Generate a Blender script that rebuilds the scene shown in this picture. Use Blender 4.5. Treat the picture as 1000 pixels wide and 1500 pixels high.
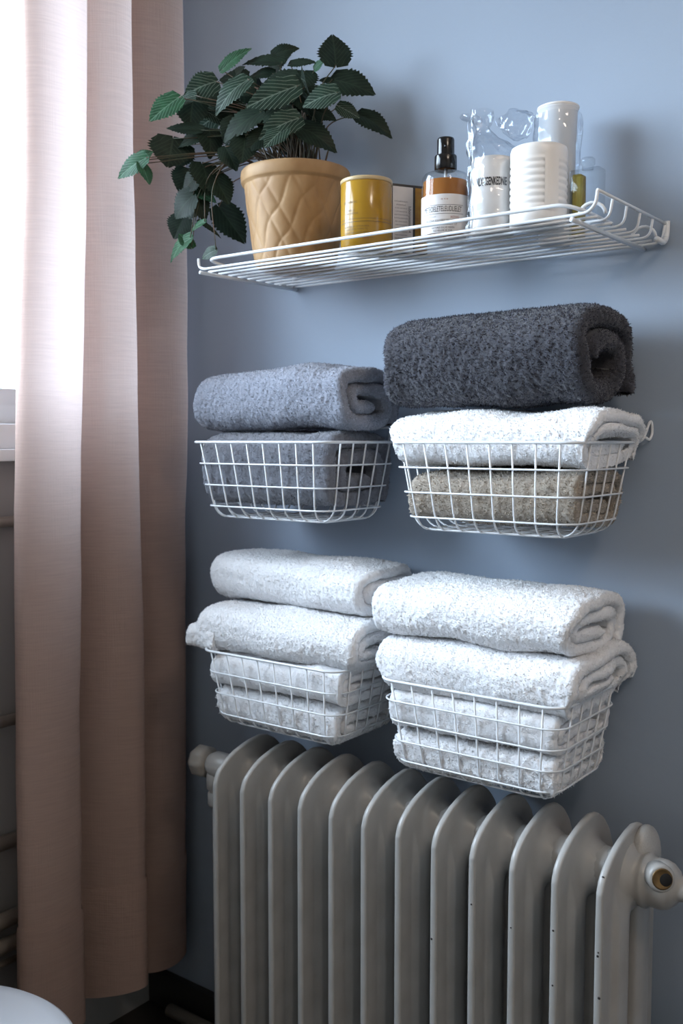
import bpy, bmesh, math, random
import numpy as np
from mathutils import Vector, Matrix

for _o in list(bpy.data.objects):
    bpy.data.objects.remove(_o)
SC = bpy.context.scene
COL = SC.collection

# ------------------------------------------------------------------ camera
cam_d = bpy.data.cameras.new('camera')
cam = bpy.data.objects.new('camera', cam_d)
COL.objects.link(cam)
cam_d.sensor_fit = 'HORIZONTAL'
cam_d.sensor_width = 24.0
cam_d.lens = 35.0
cam_d.clip_start = 0.02
cam.location = (0.0, -1.43, 1.22)
cam.rotation_euler = (math.radians(90 - 4.12), 0, math.radians(37.2))
cam_d.dof.use_dof = True
cam_d.dof.focus_distance = 1.42
cam_d.dof.aperture_fstop = 6.3
SC.camera = cam

# ------------------------------------------------------------------ world: overcast sky behind the window
W = bpy.data.worlds.new('overcast_sky')
SC.world = W
W.use_nodes = True
_bg = W.node_tree.nodes['Background']
_nt = W.node_tree
_tc = _nt.nodes.new('ShaderNodeTexCoord')
_sp = _nt.nodes.new('ShaderNodeSeparateXYZ')
_nt.links.new(_tc.outputs['Generated'], _sp.inputs[0])
_rp = _nt.nodes.new('ShaderNodeValToRGB')          # ground below the horizon, even cloud above it
_rp.color_ramp.elements[0].position = 0.47
_rp.color_ramp.elements[0].color = (0.10, 0.11, 0.11, 1)
_rp.color_ramp.elements[1].position = 0.53
_rp.color_ramp.elements[1].color = (0.74, 0.87, 1.0, 1)
_ma = _nt.nodes.new('ShaderNodeMath'); _ma.operation = 'MULTIPLY_ADD'
_ma.inputs[1].default_value = 0.5; _ma.inputs[2].default_value = 0.5
_nt.links.new(_sp.outputs['Z'], _ma.inputs[0])
_nt.links.new(_ma.outputs[0], _rp.inputs['Fac'])
_nt.links.new(_rp.outputs['Color'], _bg.inputs['Color'])
_bg.inputs['Strength'].default_value = 24.0

# daylight portal in the window opening (guides sky sampling only)
_pl = bpy.data.lights.new('window_portal', 'AREA')
_pl.shape = 'RECTANGLE'
_pl.size = 1.85
_pl.size_y = 1.12
_pl.cycles.is_portal = True
portal = bpy.data.objects.new('window_portal', _pl)
COL.objects.link(portal)
portal.location = (-1.76, -1.05, 1.86)
portal.rotation_euler = (math.radians(90), 0, math.radians(-90))

SC.view_settings.view_transform = 'Standard'
SC.view_settings.look = 'None'
SC.view_settings.gamma = 1.0
SC.view_settings.use_curve_mapping = False
SC.view_settings.exposure = 0.0
SC.cycles.use_denoising = True
SC.cycles.max_bounces = 10
SC.cycles.transparent_max_bounces = 24
SC.cycles.caustics_reflective = False
SC.cycles.caustics_refractive = False

rng = np.random.default_rng(7)
random.seed(11)

# ------------------------------------------------------------------ helpers
def s2l(c):
    c = [x / 255.0 for x in c]
    return tuple((x / 12.92 if x <= 0.04045 else ((x + 0.055) / 1.055) ** 2.4) for x in c) + (1.0,)

MATS = {}
def mat(name, rgb, rough=0.5, metal=0.0, spec=0.5, noise=None, bump=None, **kw):
    """rgb is sRGB 0-255; noise=(scale, rgb2, stretch) ; bump=(scale, strength, distance, stretch)"""
    m = bpy.data.materials.new(name)
    m.use_nodes = True
    nt = m.node_tree
    b = nt.nodes['Principled BSDF']
    b.inputs['Base Color'].default_value = s2l(rgb)
    b.inputs['Roughness'].default_value = rough
    b.inputs['Metallic'].default_value = metal
    b.inputs['Specular IOR Level'].default_value = spec
    for k, v in kw.items():
        b.inputs[k.replace('_', ' ')].default_value = v
    tc = nt.nodes.new('ShaderNodeTexCoord')
    def mapped(st):
        mp = nt.nodes.new('ShaderNodeMapping')
        mp.inputs['Scale'].default_value = st
        nt.links.new(tc.outputs['Object'], mp.inputs['Vector'])
        return mp.outputs['Vector']
    if noise:
        sc, rgb2, st = noise
        n = nt.nodes.new('ShaderNodeTexNoise')
        n.inputs['Scale'].default_value = sc
        n.inputs['Detail'].default_value = 4
        nt.links.new(mapped(st), n.inputs['Vector'])
        r = nt.nodes.new('ShaderNodeValToRGB')
        r.color_ramp.elements[0].position = 0.35
        r.color_ramp.elements[1].position = 0.68
        r.color_ramp.elements[0].color = s2l(rgb)
        r.color_ramp.elements[1].color = s2l(rgb2)
        nt.links.new(n.outputs['Fac'], r.inputs['Fac'])
        nt.links.new(r.outputs['Color'], b.inputs['Base Color'])
    if bump:
        sc, stg, dist, st = bump
        n = nt.nodes.new('ShaderNodeTexNoise')
        n.inputs['Scale'].default_value = sc
        n.inputs['Detail'].default_value = 5
        nt.links.new(mapped(st), n.inputs['Vector'])
        bp = nt.nodes.new('ShaderNodeBump')
        bp.inputs['Strength'].default_value = stg
        bp.inputs['Distance'].default_value = dist
        nt.links.new(n.outputs['Fac'], bp.inputs['Height'])
        nt.links.new(bp.outputs['Normal'], b.inputs['Normal'])
    MATS[name] = m
    return m

ONE = (1, 1, 1)
def hash3(i, j, k, seed):
    h = (i * 374761393 + j * 668265263 + k * 2147483647 + seed * 1274126177) & 0xFFFFFFFF
    h = ((h ^ (h >> 13)) * 1274126177) & 0xFFFFFFFF
    h = ((h ^ (h >> 15)) * 2246822519) & 0xFFFFFFFF
    h = h ^ (h >> 16)
    return (h & 0xFFFFFF).astype(np.float64) / 0xFFFFFF * 2 - 1

def vnoise(p, seed=0):
    """value noise in -1..1 at points p (N,3)"""
    p = np.asarray(p, float)
    i = np.floor(p).astype(np.int64)
    f = p - i
    f = f * f * (3 - 2 * f)
    i = i + 100000
    r = 0
    for dx in (0, 1):
        wx = f[:, 0] if dx else 1 - f[:, 0]
        for dy in (0, 1):
            wy = f[:, 1] if dy else 1 - f[:, 1]
            for dz in (0, 1):
                wz = f[:, 2] if dz else 1 - f[:, 2]
                r = r + wx * wy * wz * hash3(i[:, 0] + dx, i[:, 1] + dy, i[:, 2] + dz, seed)
    return r

def link(name, me, parent=None, material=None, smooth=True):
    o = bpy.data.objects.new(name, me)
    COL.objects.link(o)
    if parent is not None:
        o.parent = parent
    if material is not None and len(me.materials) == 0:
        me.materials.append(material)
    if smooth and len(me.polygons):
        me.polygons.foreach_set('use_smooth', [True] * len(me.polygons))
    return o

def pyd(name, v, f, parent=None, material=None, smooth=True):
    me = bpy.data.meshes.new(name)
    me.from_pydata([tuple(x) for x in v], [], f)
    me.update()
    return link(name, me, parent, material, smooth)

def quads_mesh(name, v, q):
    """fast mesh from numpy verts (N,3) and polygon index array (M,k)"""
    v = np.asarray(v, np.float32); q = np.asarray(q, np.int32)
    me = bpy.data.meshes.new(name)
    k = q.shape[1]
    me.vertices.add(len(v)); me.vertices.foreach_set('co', v.ravel())
    me.loops.add(q.size); me.loops.foreach_set('vertex_index', q.ravel())
    me.polygons.add(len(q)); me.polygons.foreach_set('loop_start', np.arange(0, q.size, k, dtype=np.int32))
    me.update(calc_edges=True)
    return me

def empty(name, loc=(0, 0, 0), rz=0.0):
    o = bpy.data.objects.new(name, None)
    COL.objects.link(o)
    o.location = loc
    o.rotation_euler = (0, 0, rz)
    o.empty_display_size = 0.02
    return o

def tag(o, label, cat, group=None):
    o['label'] = label
    o['category'] = cat
    if group:
        o['group'] = group
    return o

def struct(o, label=None):
    o['kind'] = 'structure'
    if label:
        o['label'] = label
    return o

class MB:
    """collects shapes into one mesh"""
    def __init__(s):
        s.v = []; s.f = []
    def add(s, v, f):
        n = len(s.v)
        s.v += [tuple(x) for x in v]
        s.f += [tuple(i + n for i in q) for q in f]
        return s
    def box(s, x0, x1, y0, y1, z0, z1):
        return s.add([(x0, y0, z0), (x1, y0, z0), (x1, y1, z0), (x0, y1, z0), (x0, y0, z1), (x1, y0, z1), (x1, y1, z1), (x0, y1, z1)],
                     [(0, 3, 2, 1), (4, 5, 6, 7), (0, 1, 5, 4), (1, 2, 6, 5), (2, 3, 7, 6), (3, 0, 4, 7)])
    def tube(s, pts, r, n=8, closed=False, cap=True):
        P = [Vector(p) for p in pts]
        N = len(P)
        R = r if isinstance(r, (list, tuple)) else [r] * N
        T = []
        for i in range(N):
            if closed:
                t = (P[(i + 1) % N] - P[i - 1])
            else:
                t = P[min(i + 1, N - 1)] - P[max(i - 1, 0)]
            T.append(t.normalized())
        a = Vector((0, 0, 1)) if abs(T[0].z) < 0.9 else Vector((1, 0, 0))
        u = T[0].cross(a).normalized()
        V = []; F = []
        for i in range(N):
            u = (u - T[i] * u.dot(T[i])).normalized()
            w = T[i].cross(u)
            for k in range(n):
                an = 2 * math.pi * k / n
                V.append(P[i] + (u * math.cos(an) + w * math.sin(an)) * R[i])
        M = N if closed else N - 1
        # closed loops: match the frame at the seam
        off = 0
        if closed:
            best = 1e9
            for o_ in range(n):
                d = (V[o_] - V[(N - 1) * n]).length
                if d < best:
                    best = d; off = o_
        for i in range(M):
            j = (i + 1) % N
            o_ = off if (closed and j == 0) else 0
            for k in range(n):
                F.append((i * n + k, i * n + (k + 1) % n, j * n + (k + 1 + o_) % n, j * n + (k + o_) % n))
        if cap and not closed:
            F.append(tuple(reversed(range(n))))
            F.append(tuple((N - 1) * n + k for k in range(n)))
        return s.add(V, F)
    def lathe(s, prof, n=32, c=(0, 0, 0), axis='z', f=None):
        V = []; F = []
        for (r, h) in prof:
            for k in range(n):
                a = 2 * math.pi * k / n
                rr = r if f is None else f(r, h, a)
                p = (rr * math.cos(a), rr * math.sin(a), h)
                if axis == 'x':
                    p = (p[2], p[0], p[1])
                elif axis == 'y':
                    p = (p[0], p[2], p[1])
                V.append((p[0] + c[0], p[1] + c[1], p[2] + c[2]))
        for i in range(len(prof) - 1):
            for k in range(n):
                F.append((i * n + k, i * n + (k + 1) % n, (i + 1) * n + (k + 1) % n, (i + 1) * n + k))
        F.append(tuple(reversed(range(n))))
        m = (len(prof) - 1) * n
        F.append(tuple(m + k for k in range(n)))
        return s.add(V, F)
    def build(s, name, material, parent=None, smooth=True, bevel=0.0, recalc=True):
        me = bpy.data.meshes.new(name)
        me.from_pydata(s.v, [], s.f)
        me.update()
        if recalc or bevel:
            bm = bmesh.new(); bm.from_mesh(me)
            if bevel:
                bmesh.ops.bevel(bm, geom=list(bm.edges), offset=bevel, segments=2, affect='EDGES', profile=0.6)
            bmesh.ops.recalc_face_normals(bm, faces=bm.faces)
            bm.to_mesh(me); bm.free()
        o = link(name, me, parent, material, smooth)
        if smooth and bevel:
            sharp(me, 40)
        return o

def sharp(me, deg=35):
    me.set_sharp_from_angle(angle=math.radians(deg))

def box(name, x0, x1, y0, y1, z0, z1, material, parent=None, bevel=0.0):
    return MB().box(x0, x1, y0, y1, z0, z1).build(name, material, parent, smooth=bevel > 0, bevel=bevel)

def arc_pts(pts, r, seg=5):
    """round the inner corners of a polyline"""
    P = [Vector(p) for p in pts]
    out = [P[0]]
    for i in range(1, len(P) - 1):
        a, b, c = P[i - 1], P[i], P[i + 1]
        d1 = (a - b); d2 = (c - b)
        q = min(r, d1.length * 0.49, d2.length * 0.49)
        p1 = b + d1.normalized() * q; p2 = b + d2.normalized() * q
        for k in range(seg + 1):
            t = k / seg
            out.append(p1 * (1 - t) ** 2 + b * 2 * t * (1 - t) + p2 * t * t)
    out.append(P[-1])
    return out

def catmull(pts, n=8):
    P = [Vector(p) for p in pts]
    P = [P[0] * 2 - P[1]] + P + [P[-1] * 2 - P[-2]]
    out = []
    for i in range(1, len(P) - 2):
        for k in range(n):
            t = k / n
            a, b, c, d = P[i - 1], P[i], P[i + 1], P[i + 2]
            out.append(0.5 * ((2 * b) + (c - a) * t + (2 * a - 5 * b + 4 * c - d) * t * t + (3 * b - a - 3 * c + d) * t ** 3))
    out.append(P[-2])
    return out

def text_mesh(txt, size, sx=1.0, bold=0.0):
    cu = bpy.data.curves.new('t', 'FONT')
    cu.body = txt
    cu.size = size
    cu.offset = bold
    cu.align_x = 'CENTER'
    cu.align_y = 'CENTER'
    o = bpy.data.objects.new('t', cu)
    COL.objects.link(o)
    dg = bpy.context.evaluated_depsgraph_get()
    dg.update()
    me = bpy.data.meshes.new_from_object(o.evaluated_get(dg))
    bpy.data.objects.remove(o)
    bpy.data.curves.remove(cu)
    for v in me.vertices:
        v.co.x *= sx
    return me

def wrap_text(name, txt, size, radius, ang, z, material, parent, sx=1.0, thick=0.0004, bold=0.0):
    """lettering printed round a cylinder about the parent's z axis"""
    me = text_mesh(txt, size, sx, bold)
    for v in me.vertices:
        a = ang + v.co.x / radius
        zz = z + v.co.y
        v.co = (math.cos(a) * (radius + thick), math.sin(a) * (radius + thick), zz)
    me.name = name
    return link(name, me, parent, material, smooth=False)

def wrap_band(mb, radius, a0, a1, z0, z1, n=24):
    V = []; F = []
    for k in range(n + 1):
        a = a0 + (a1 - a0) * k / n
        V.append((math.cos(a) * radius, math.sin(a) * radius, z0))
        V.append((math.cos(a) * radius, math.sin(a) * radius, z1))
    for k in range(n):
        F.append((2 * k, 2 * k + 2, 2 * k + 3, 2 * k + 1))
    return mb.add(V, F)

# ------------------------------------------------------------------ materials
mat('wall_paint', (158, 172, 190), 0.62, noise=(2.2, (154, 168, 187), ONE), bump=(55, 0.12, 0.004, ONE))
mat('side_wall', (150, 150, 150), 0.6, bump=(40, 0.1, 0.003, ONE))
mat('room_wall', (196, 186, 174), 0.7, bump=(40, 0.1, 0.003, ONE))
mat('ceiling_paint', (214, 208, 200), 0.8, bump=(60, 0.1, 0.002, ONE))
mat('floor_stone', (58, 54, 52), 0.55, noise=(9, (44, 41, 40), ONE), bump=(30, 0.1, 0.002, ONE))
mat('base_trim', (46, 44, 44), 0.5, bump=(30, 0.1, 0.002, ONE))
mat('window_paint', (226, 232, 238), 0.35, bump=(40, 0.05, 0.001, ONE))
mat('radiator_paint', (172, 170, 167), 0.33, noise=(18, (162, 159, 155), ONE), bump=(70, 0.10, 0.0015, ONE))
mat('pipe_paint', (158, 153, 146), 0.4, noise=(14, (146, 140, 132), ONE))
mat('white_wire', (226, 229, 233), 0.28, bump=(200, 0.05, 0.0004, ONE))
mat('chip_dark', (40, 36, 34), 0.7)
mat('brass', (128, 102, 66), 0.42, 0.75, noise=(60, (98, 78, 52), ONE))
mat('hole_shade', (14, 12, 11), 0.8)
mat('pot_clay', (178, 142, 100), 0.6, noise=(24, (158, 120, 78), (1, 1, 0.6)), bump=(60, 0.2, 0.0015, ONE))
mat('soil', (44, 34, 26), 0.95, bump=(90, 0.8, 0.006, ONE))
mat('stem_green', (58, 66, 44), 0.5, noise=(20, (92, 62, 44), ONE))
mat('can_yellow', (170, 130, 40), 0.16, noise=(3, (164, 122, 34), ONE))
mat('can_rim', (196, 172, 130), 0.3)
mat('paper_white', (226, 222, 220), 0.5, noise=(30, (216, 212, 212), ONE))
mat('box_dark', (40, 38, 40), 0.35, noise=(20, (52, 48, 48), ONE))
mat('box_gold', (176, 134, 34), 0.35, noise=(60, (150, 104, 26), ONE))
mat('ink', (38, 36, 42), 0.5)
mat('ink_grey', (128, 122, 128), 0.5)
mat('ink_olive', (96, 74, 20), 0.5)
mat('ink_red', (150, 70, 40), 0.5)
mat('cap_black', (16, 16, 18), 0.18)
mat('plastic_white', (236, 232, 228), 0.35)
mat('plastic_cream', (226, 218, 212), 0.4)
mat('amber_liquid', (206, 134, 72), 0.12, Transmission_Weight=0.5, IOR=1.1)
mat('pale_liquid', (224, 196, 96), 0.1, Transmission_Weight=0.7, IOR=1.33)
mat('frosted', (236, 238, 242), 0.4, Transmission_Weight=0.12, IOR=1.1)
mat('lid_white', (206, 208, 214), 0.25)
mat('rail_metal', (190, 186, 180), 0.35, 0.6)

def cellophane():
    m = bpy.data.materials.new('cellophane'); m.use_nodes = True
    nt = m.node_tree; nt.nodes.clear()
    out = nt.nodes.new('ShaderNodeOutputMaterial')
    tr = nt.nodes.new('ShaderNodeBsdfTransparent'); tr.inputs['Color'].default_value = (0.93, 0.95, 0.97, 1)
    gl = nt.nodes.new('ShaderNodeBsdfGlossy'); gl.inputs['Roughness'].default_value = 0.12
    lf = nt.nodes.new('ShaderNodeLayerWeight'); lf.inputs['Blend'].default_value = 0.5
    lw = nt.nodes.new('ShaderNodeMath'); lw.operation = 'POWER'; lw.inputs[1].default_value = 3.0
    nt.links.new(lf.outputs['Facing'], lw.inputs[0])
    mul = nt.nodes.new('ShaderNodeMath'); mul.operation = 'MULTIPLY_ADD'
    mul.inputs[1].default_value = 0.75; mul.inputs[2].default_value = 0.07
    mx = nt.nodes.new('ShaderNodeMixShader')
    nt.links.new(lw.outputs[0], mul.inputs[0]); nt.links.new(mul.outputs[0], mx.inputs[0])
    nt.links.new(tr.outputs[0], mx.inputs[1]); nt.links.new(gl.outputs[0], mx.inputs[2])
    nt.links.new(mx.outputs[0], out.inputs['Surface'])
    MATS['cellophane'] = m
    m2 = m.copy(); m2.name = 'window_glass'
    for n in m2.node_tree.nodes:
        if n.type == 'BSDF_TRANSPARENT': n.inputs['Color'].default_value = (0.96, 0.98, 1, 1)
        if n.type == 'BSDF_GLOSSY': n.inputs['Roughness'].default_value = 0.02
        if n.type == 'MATH' and n.operation == 'MULTIPLY_ADD': n.inputs[1].default_value = 0.7; n.inputs[2].default_value = 0.03
    MATS['window_glass'] = m2
    m3 = m2.copy(); m3.name = 'bottle_glass'
    for n in m3.node_tree.nodes:
        if n.type == 'BSDF_TRANSPARENT': n.inputs['Color'].default_value = (0.94, 0.95, 0.95, 1)
        if n.type == 'BSDF_GLOSSY': n.inputs['Roughness'].default_value = 0.04
    MATS['glass'] = m3
cellophane()

def terry(name, rgb, rgb2, lo=0.8, hi=1.25, rough=0.95):
    m = mat(name, rgb, rough, spec=0.15, noise=(140, rgb2, ONE), bump=(420, 0.5, 0.0015, ONE))
    b = m.node_tree.nodes['Principled BSDF']
    b.inputs['Sheen Weight'].default_value = 0.25
    b.inputs['Sheen Roughness'].default_value = 0.6
    # the standing loops: random tones paint in lit tips and shaded gaps
    p = bpy.data.materials.new(name + '_pile'); p.use_nodes = True
    nt = p.node_tree; pb = nt.nodes['Principled BSDF']
    pb.inputs['Roughness'].default_value = rough; pb.inputs['Specular IOR Level'].default_value = 0.15
    ge = nt.nodes.new('ShaderNodeNewGeometry')
    rp = nt.nodes.new('ShaderNodeValToRGB')
    rp.color_ramp.elements[0].color = s2l([x * lo for x in rgb]); rp.color_ramp.elements[1].color = s2l([min(246, x * hi) for x in rgb])
    nt.links.new(ge.outputs['Random Per Island'], rp.inputs['Fac'])
    nt.links.new(rp.outputs['Color'], pb.inputs['Base Color'])
    MATS[name + '_pile'] = p
    return m
terry('terry_grey', (138, 142, 154), (124, 127, 138))
terry('terry_slate', (112, 114, 122), (96, 97, 105))
terry('terry_dark', (60, 60, 67), (48, 48, 54), 0.72, 1.5)
terry('terry_white', (238, 238, 240), (230, 230, 233), 0.93, 1.03)
terry('terry_taupe', (163, 152, 139), (138, 127, 115), 0.72, 1.3)

def curtain_mat():
    m = bpy.data.materials.new('curtain_linen'); m.use_nodes = True
    nt = m.node_tree
    b = nt.nodes['Principled BSDF']
    out = [n for n in nt.nodes if n.type == 'OUTPUT_MATERIAL'][0]
    tc = nt.nodes.new('ShaderNodeTexCoord')
    mp = nt.nodes.new('ShaderNodeMapping'); mp.inputs['Scale'].default_value = (18, 18, 330)
    nt.links.new(tc.outputs['Object'], mp.inputs['Vector'])
    n1 = nt.nodes.new('ShaderNodeTexNoise'); n1.inputs['Scale'].default_value = 1.0; n1.inputs['Detail'].default_value = 3
    nt.links.new(mp.outputs['Vector'], n1.inputs['Vector'])
    mp2 = nt.nodes.new('ShaderNodeMapping'); mp2.inputs['Scale'].default_value = (500, 500, 12)
    nt.links.new(tc.outputs['Object'], mp2.inputs['Vector'])
    n2 = nt.nodes.new('ShaderNodeTexNoise'); n2.inputs['Scale'].default_value = 1.0; n2.inputs['Detail'].default_value = 2
    nt.links.new(mp2.outputs['Vector'], n2.inputs['Vector'])
    ad = nt.nodes.new('ShaderNodeMath'); ad.operation = 'ADD'
    nt.links.new(n1.outputs['Fac'], ad.inputs[0]); nt.links.new(n2.outputs['Fac'], ad.inputs[1])
    r = nt.nodes.new('ShaderNodeValToRGB')
    r.color_ramp.elements[0].position = 0.3; r.color_ramp.elements[1].position = 0.75
    r.color_ramp.elements[0].color = s2l((172, 148, 138)); r.color_ramp.elements[1].color = s2l((187, 163, 152))
    nt.links.new(n1.outputs['Fac'], r.inputs['Fac'])
    nt.links.new(r.outputs['Color'], b.inputs['Base Color'])
    b.inputs['Roughness'].default_value = 0.85
    b.inputs['Specular IOR Level'].default_value = 0.2
    n3 = nt.nodes.new('ShaderNodeTexNoise'); n3.inputs['Scale'].default_value = 22; n3.inputs['Detail'].default_value = 3
    nt.links.new(tc.outputs['Object'], n3.inputs['Vector'])
    ad2 = nt.nodes.new('ShaderNodeMath'); ad2.operation = 'MULTIPLY_ADD'; ad2.inputs[1].default_value = 4.0
    nt.links.new(n3.outputs['Fac'], ad2.inputs[0]); nt.links.new(ad.outputs[0], ad2.inputs[2])
    bp = nt.nodes.new('ShaderNodeBump'); bp.inputs['Strength'].default_value = 0.35; bp.inputs['Distance'].default_value = 0.0016
    nt.links.new(ad2.outputs[0], bp.inputs['Height']); nt.links.new(bp.outputs['Normal'], b.inputs['Normal'])
    tl = nt.nodes.new('ShaderNodeBsdfTranslucent'); tl.inputs['Color'].default_value = s2l((232, 214, 210))
    nt.links.new(bp.outputs['Normal'], tl.inputs['Normal'])
    mx = nt.nodes.new('ShaderNodeMixShader'); mx.inputs[0].default_value = 0.30
    nt.links.new(b.outputs[0], mx.inputs[1]); nt.links.new(tl.outputs[0], mx.inputs[2])
    nt.links.new(mx.outputs[0], out.inputs['Surface'])
    MATS['curtain'] = m
curtain_mat()

def leaf_mat(name, base, vein, amount):
    """veins follow the leaf's own length (local x 0..1) and width (local y -0.5..0.5)"""
    m = bpy.data.materials.new(name); m.use_nodes = True
    nt = m.node_tree; b = nt.nodes['Principled BSDF']
    out = [n for n in nt.nodes if n.type == 'OUTPUT_MATERIAL'][0]
    at = nt.nodes.new('ShaderNodeAttribute'); at.attribute_name = 'leaf_uv'
    sp = nt.nodes.new('ShaderNodeSeparateXYZ'); nt.links.new(at.outputs['Vector'], sp.inputs[0])
    ab = nt.nodes.new('ShaderNodeMath'); ab.operation = 'ABSOLUTE'; nt.links.new(sp.outputs['Y'], ab.inputs[0])
    ph = nt.nodes.new('ShaderNodeMath'); ph.operation = 'MULTIPLY_ADD'; ph.inputs[1].default_value = -1.1
    nt.links.new(ab.outputs[0], ph.inputs[0]); nt.links.new(sp.outputs['X'], ph.inputs[2])
    fr = nt.nodes.new('ShaderNodeMath'); fr.operation = 'MULTIPLY'; fr.inputs[1].default_value = 6.5
    nt.links.new(ph.outputs[0], fr.inputs[0])
    pp = nt.nodes.new('ShaderNodeMath'); pp.operation = 'PINGPONG'; pp.inputs[1].default_value = 0.5
    nt.links.new(fr.outputs[0], pp.inputs[0])
    l1 = nt.nodes.new('ShaderNodeMath'); l1.operation = 'LESS_THAN'; l1.inputs[1].default_value = 0.085
    nt.links.new(pp.outputs[0], l1.inputs[0])
    l2 = nt.nodes.new('ShaderNodeMath'); l2.operation = 'LESS_THAN'; l2.inputs[1].default_value = 0.022
    nt.links.new(ab.outputs[0], l2.inputs[0])
    mxm = nt.nodes.new('ShaderNodeMath'); mxm.operation = 'MAXIMUM'
    nt.links.new(l1.outputs[0], mxm.inputs[0]); nt.links.new(l2.outputs[0], mxm.inputs[1])
    am = nt.nodes.new('ShaderNodeMath'); am.operation = 'MULTIPLY'; am.inputs[1].default_value = amount
    nt.links.new(mxm.outputs[0], am.inputs[0])
    tc = nt.nodes.new('ShaderNodeTexCoord')
    nz = nt.nodes.new('ShaderNodeTexNoise'); nz.inputs['Scale'].default_value = 3; nt.links.new(tc.outputs['Object'], nz.inputs['Vector'])
    rp = nt.nodes.new('ShaderNodeValToRGB')
    rp.color_ramp.elements[0].color = s2l(base); rp.color_ramp.elements[1].color = s2l([min(255, int(x * 1.35)) for x in base])
    rp.color_ramp.elements[0].position = 0.35; rp.color_ramp.elements[1].position = 0.7
    nt.links.new(nz.outputs['Fac'], rp.inputs['Fac'])
    mc = nt.nodes.new('ShaderNodeMix'); mc.data_type = 'RGBA'
    nt.links.new(am.outputs[0], mc.inputs['Factor'])
    nt.links.new(rp.outputs['Color'], mc.inputs['A']); mc.inputs['B'].default_value = s2l(vein)
    nt.links.new(mc.outputs['Result'], b.inputs['Base Color'])
    b.inputs['Roughness'].default_value = 0.5
    b.inputs['Specular IOR Level'].default_value = 0.22
    tl = nt.nodes.new('ShaderNodeBsdfTranslucent')
    nt.links.new(mc.outputs['Result'], tl.inputs['Color'])
    mx = nt.nodes.new('ShaderNodeMixShader'); mx.inputs[0].default_value = 0.18
    nt.links.new(b.outputs[0], mx.inputs[1]); nt.links.new(tl.outputs[0], mx.inputs[2])
    nt.links.new(mx.outputs[0], out.inputs['Surface'])
    MATS[name] = m
    return m
leaf_mat('leaf_dark', (27, 38, 30), (56, 72, 58), 0.5)
leaf_mat('leaf_veined', (34, 50, 40), (128, 142, 130), 0.6)
leaf_mat('leaf_bright', (38, 70, 48), (118, 150, 126), 0.55)

# ================================================================== THE ROOM
XL = -1.60           # inner face of the window wall
XR, YR, ZC = 1.35, -2.75, 2.62
M = MATS
struct(box('floor', XL - 0.2, XR + 0.1, YR - 0.1, 0.1, -0.1, 0.0, M['floor_stone']))
struct(box('ceiling', XL - 0.2, XR + 0.1, YR - 0.1, 0.1, ZC, ZC + 0.1, M['ceiling_paint']))
struct(box('wall_back', XL - 0.2, XR + 0.1, 0.0, 0.1, 0.0, ZC, M['wall_paint']))
struct(box('wall_right', XR, XR + 0.1, YR, 0.0, 0.0, ZC, M['room_wall']))
struct(box('wall_front', XL - 0.2, XR + 0.1, YR - 0.1, YR, 0.0, ZC, M['room_wall']))
# window wall: four pieces of masonry round the opening
WY0, WY1, WZ0, WZ1 = -1.95, -0.155, 1.25, 2.42
mb = MB()
mb.box(XL - 0.2, XL, YR, 0.0, 0.0, WZ0)
mb.box(XL - 0.2, XL, YR, 0.0, WZ1, ZC)
mb.box(XL - 0.2, XL, YR, WY0, WZ0, WZ1)
mb.box(XL - 0.2, XL, WY1, 0.0, WZ0, WZ1)
struct(mb.build('wall_left', M['side_wall'], smooth=False))
# baseboard and rails under the window
struct(box('baseboard_back', XL, XR, -0.018, 0.0, 0.0, 0.075, M['base_trim'], bevel=0.003))
w1 = empty('window_1', (0, 0, 0))
struct(w1)
f = MB()
fx0, fx1 = XL - 0.10, XL - 0.035
f.box(fx0, fx1, WY0, WY1, WZ0, WZ0 + 0.035)
f.box(fx0, fx1, WY0, WY1, WZ1 - 0.05, WZ1)
f.box(fx0, fx1, WY0, WY0 + 0.05, WZ0 + 0.035, WZ1 - 0.05)
f.box(fx0, fx1, WY1 - 0.05, WY1, WZ0 + 0.035, WZ1 - 0.05)
f.build('window_frame', M['window_paint'], w1, smooth=False)
for (a, b) in ((WY0 + 0.05, -1.052), (-1.05, WY1 - 0.05)):
    s_ = MB()
    sx0, sx1 = XL - 0.085, XL - 0.05
    s_.box(sx0, sx1, a, b, WZ0 + 0.035, WZ0 + 0.068)
    s_.box(sx0, sx1, a, b, WZ1 - 0.09, WZ1 - 0.05)
    s_.box(sx0, sx1, a, a + 0.04, WZ0 + 0.068, WZ1 - 0.09)
    s_.box(sx0, sx1, b - 0.04, b, WZ0 + 0.068, WZ1 - 0.09)
    so = s_.build('sash', M['window_paint'], w1, smooth=False)
    box('pane', XL - 0.070, XL - 0.066, a + 0.036, b - 0.036, WZ0 + 0.064, WZ1 - 0.086, M['window_glass'], so)
box('window_sill', XL - 0.03, XL + 0.035, WY0 - 0.04, -0.10, 1.182, 1.204, M['window_paint'], w1, bevel=0.004)
box('apron', XL, XL + 0.014, WY0, -0.12, 1.204, 1.25, M['window_paint'], w1, bevel=0.003)
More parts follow.
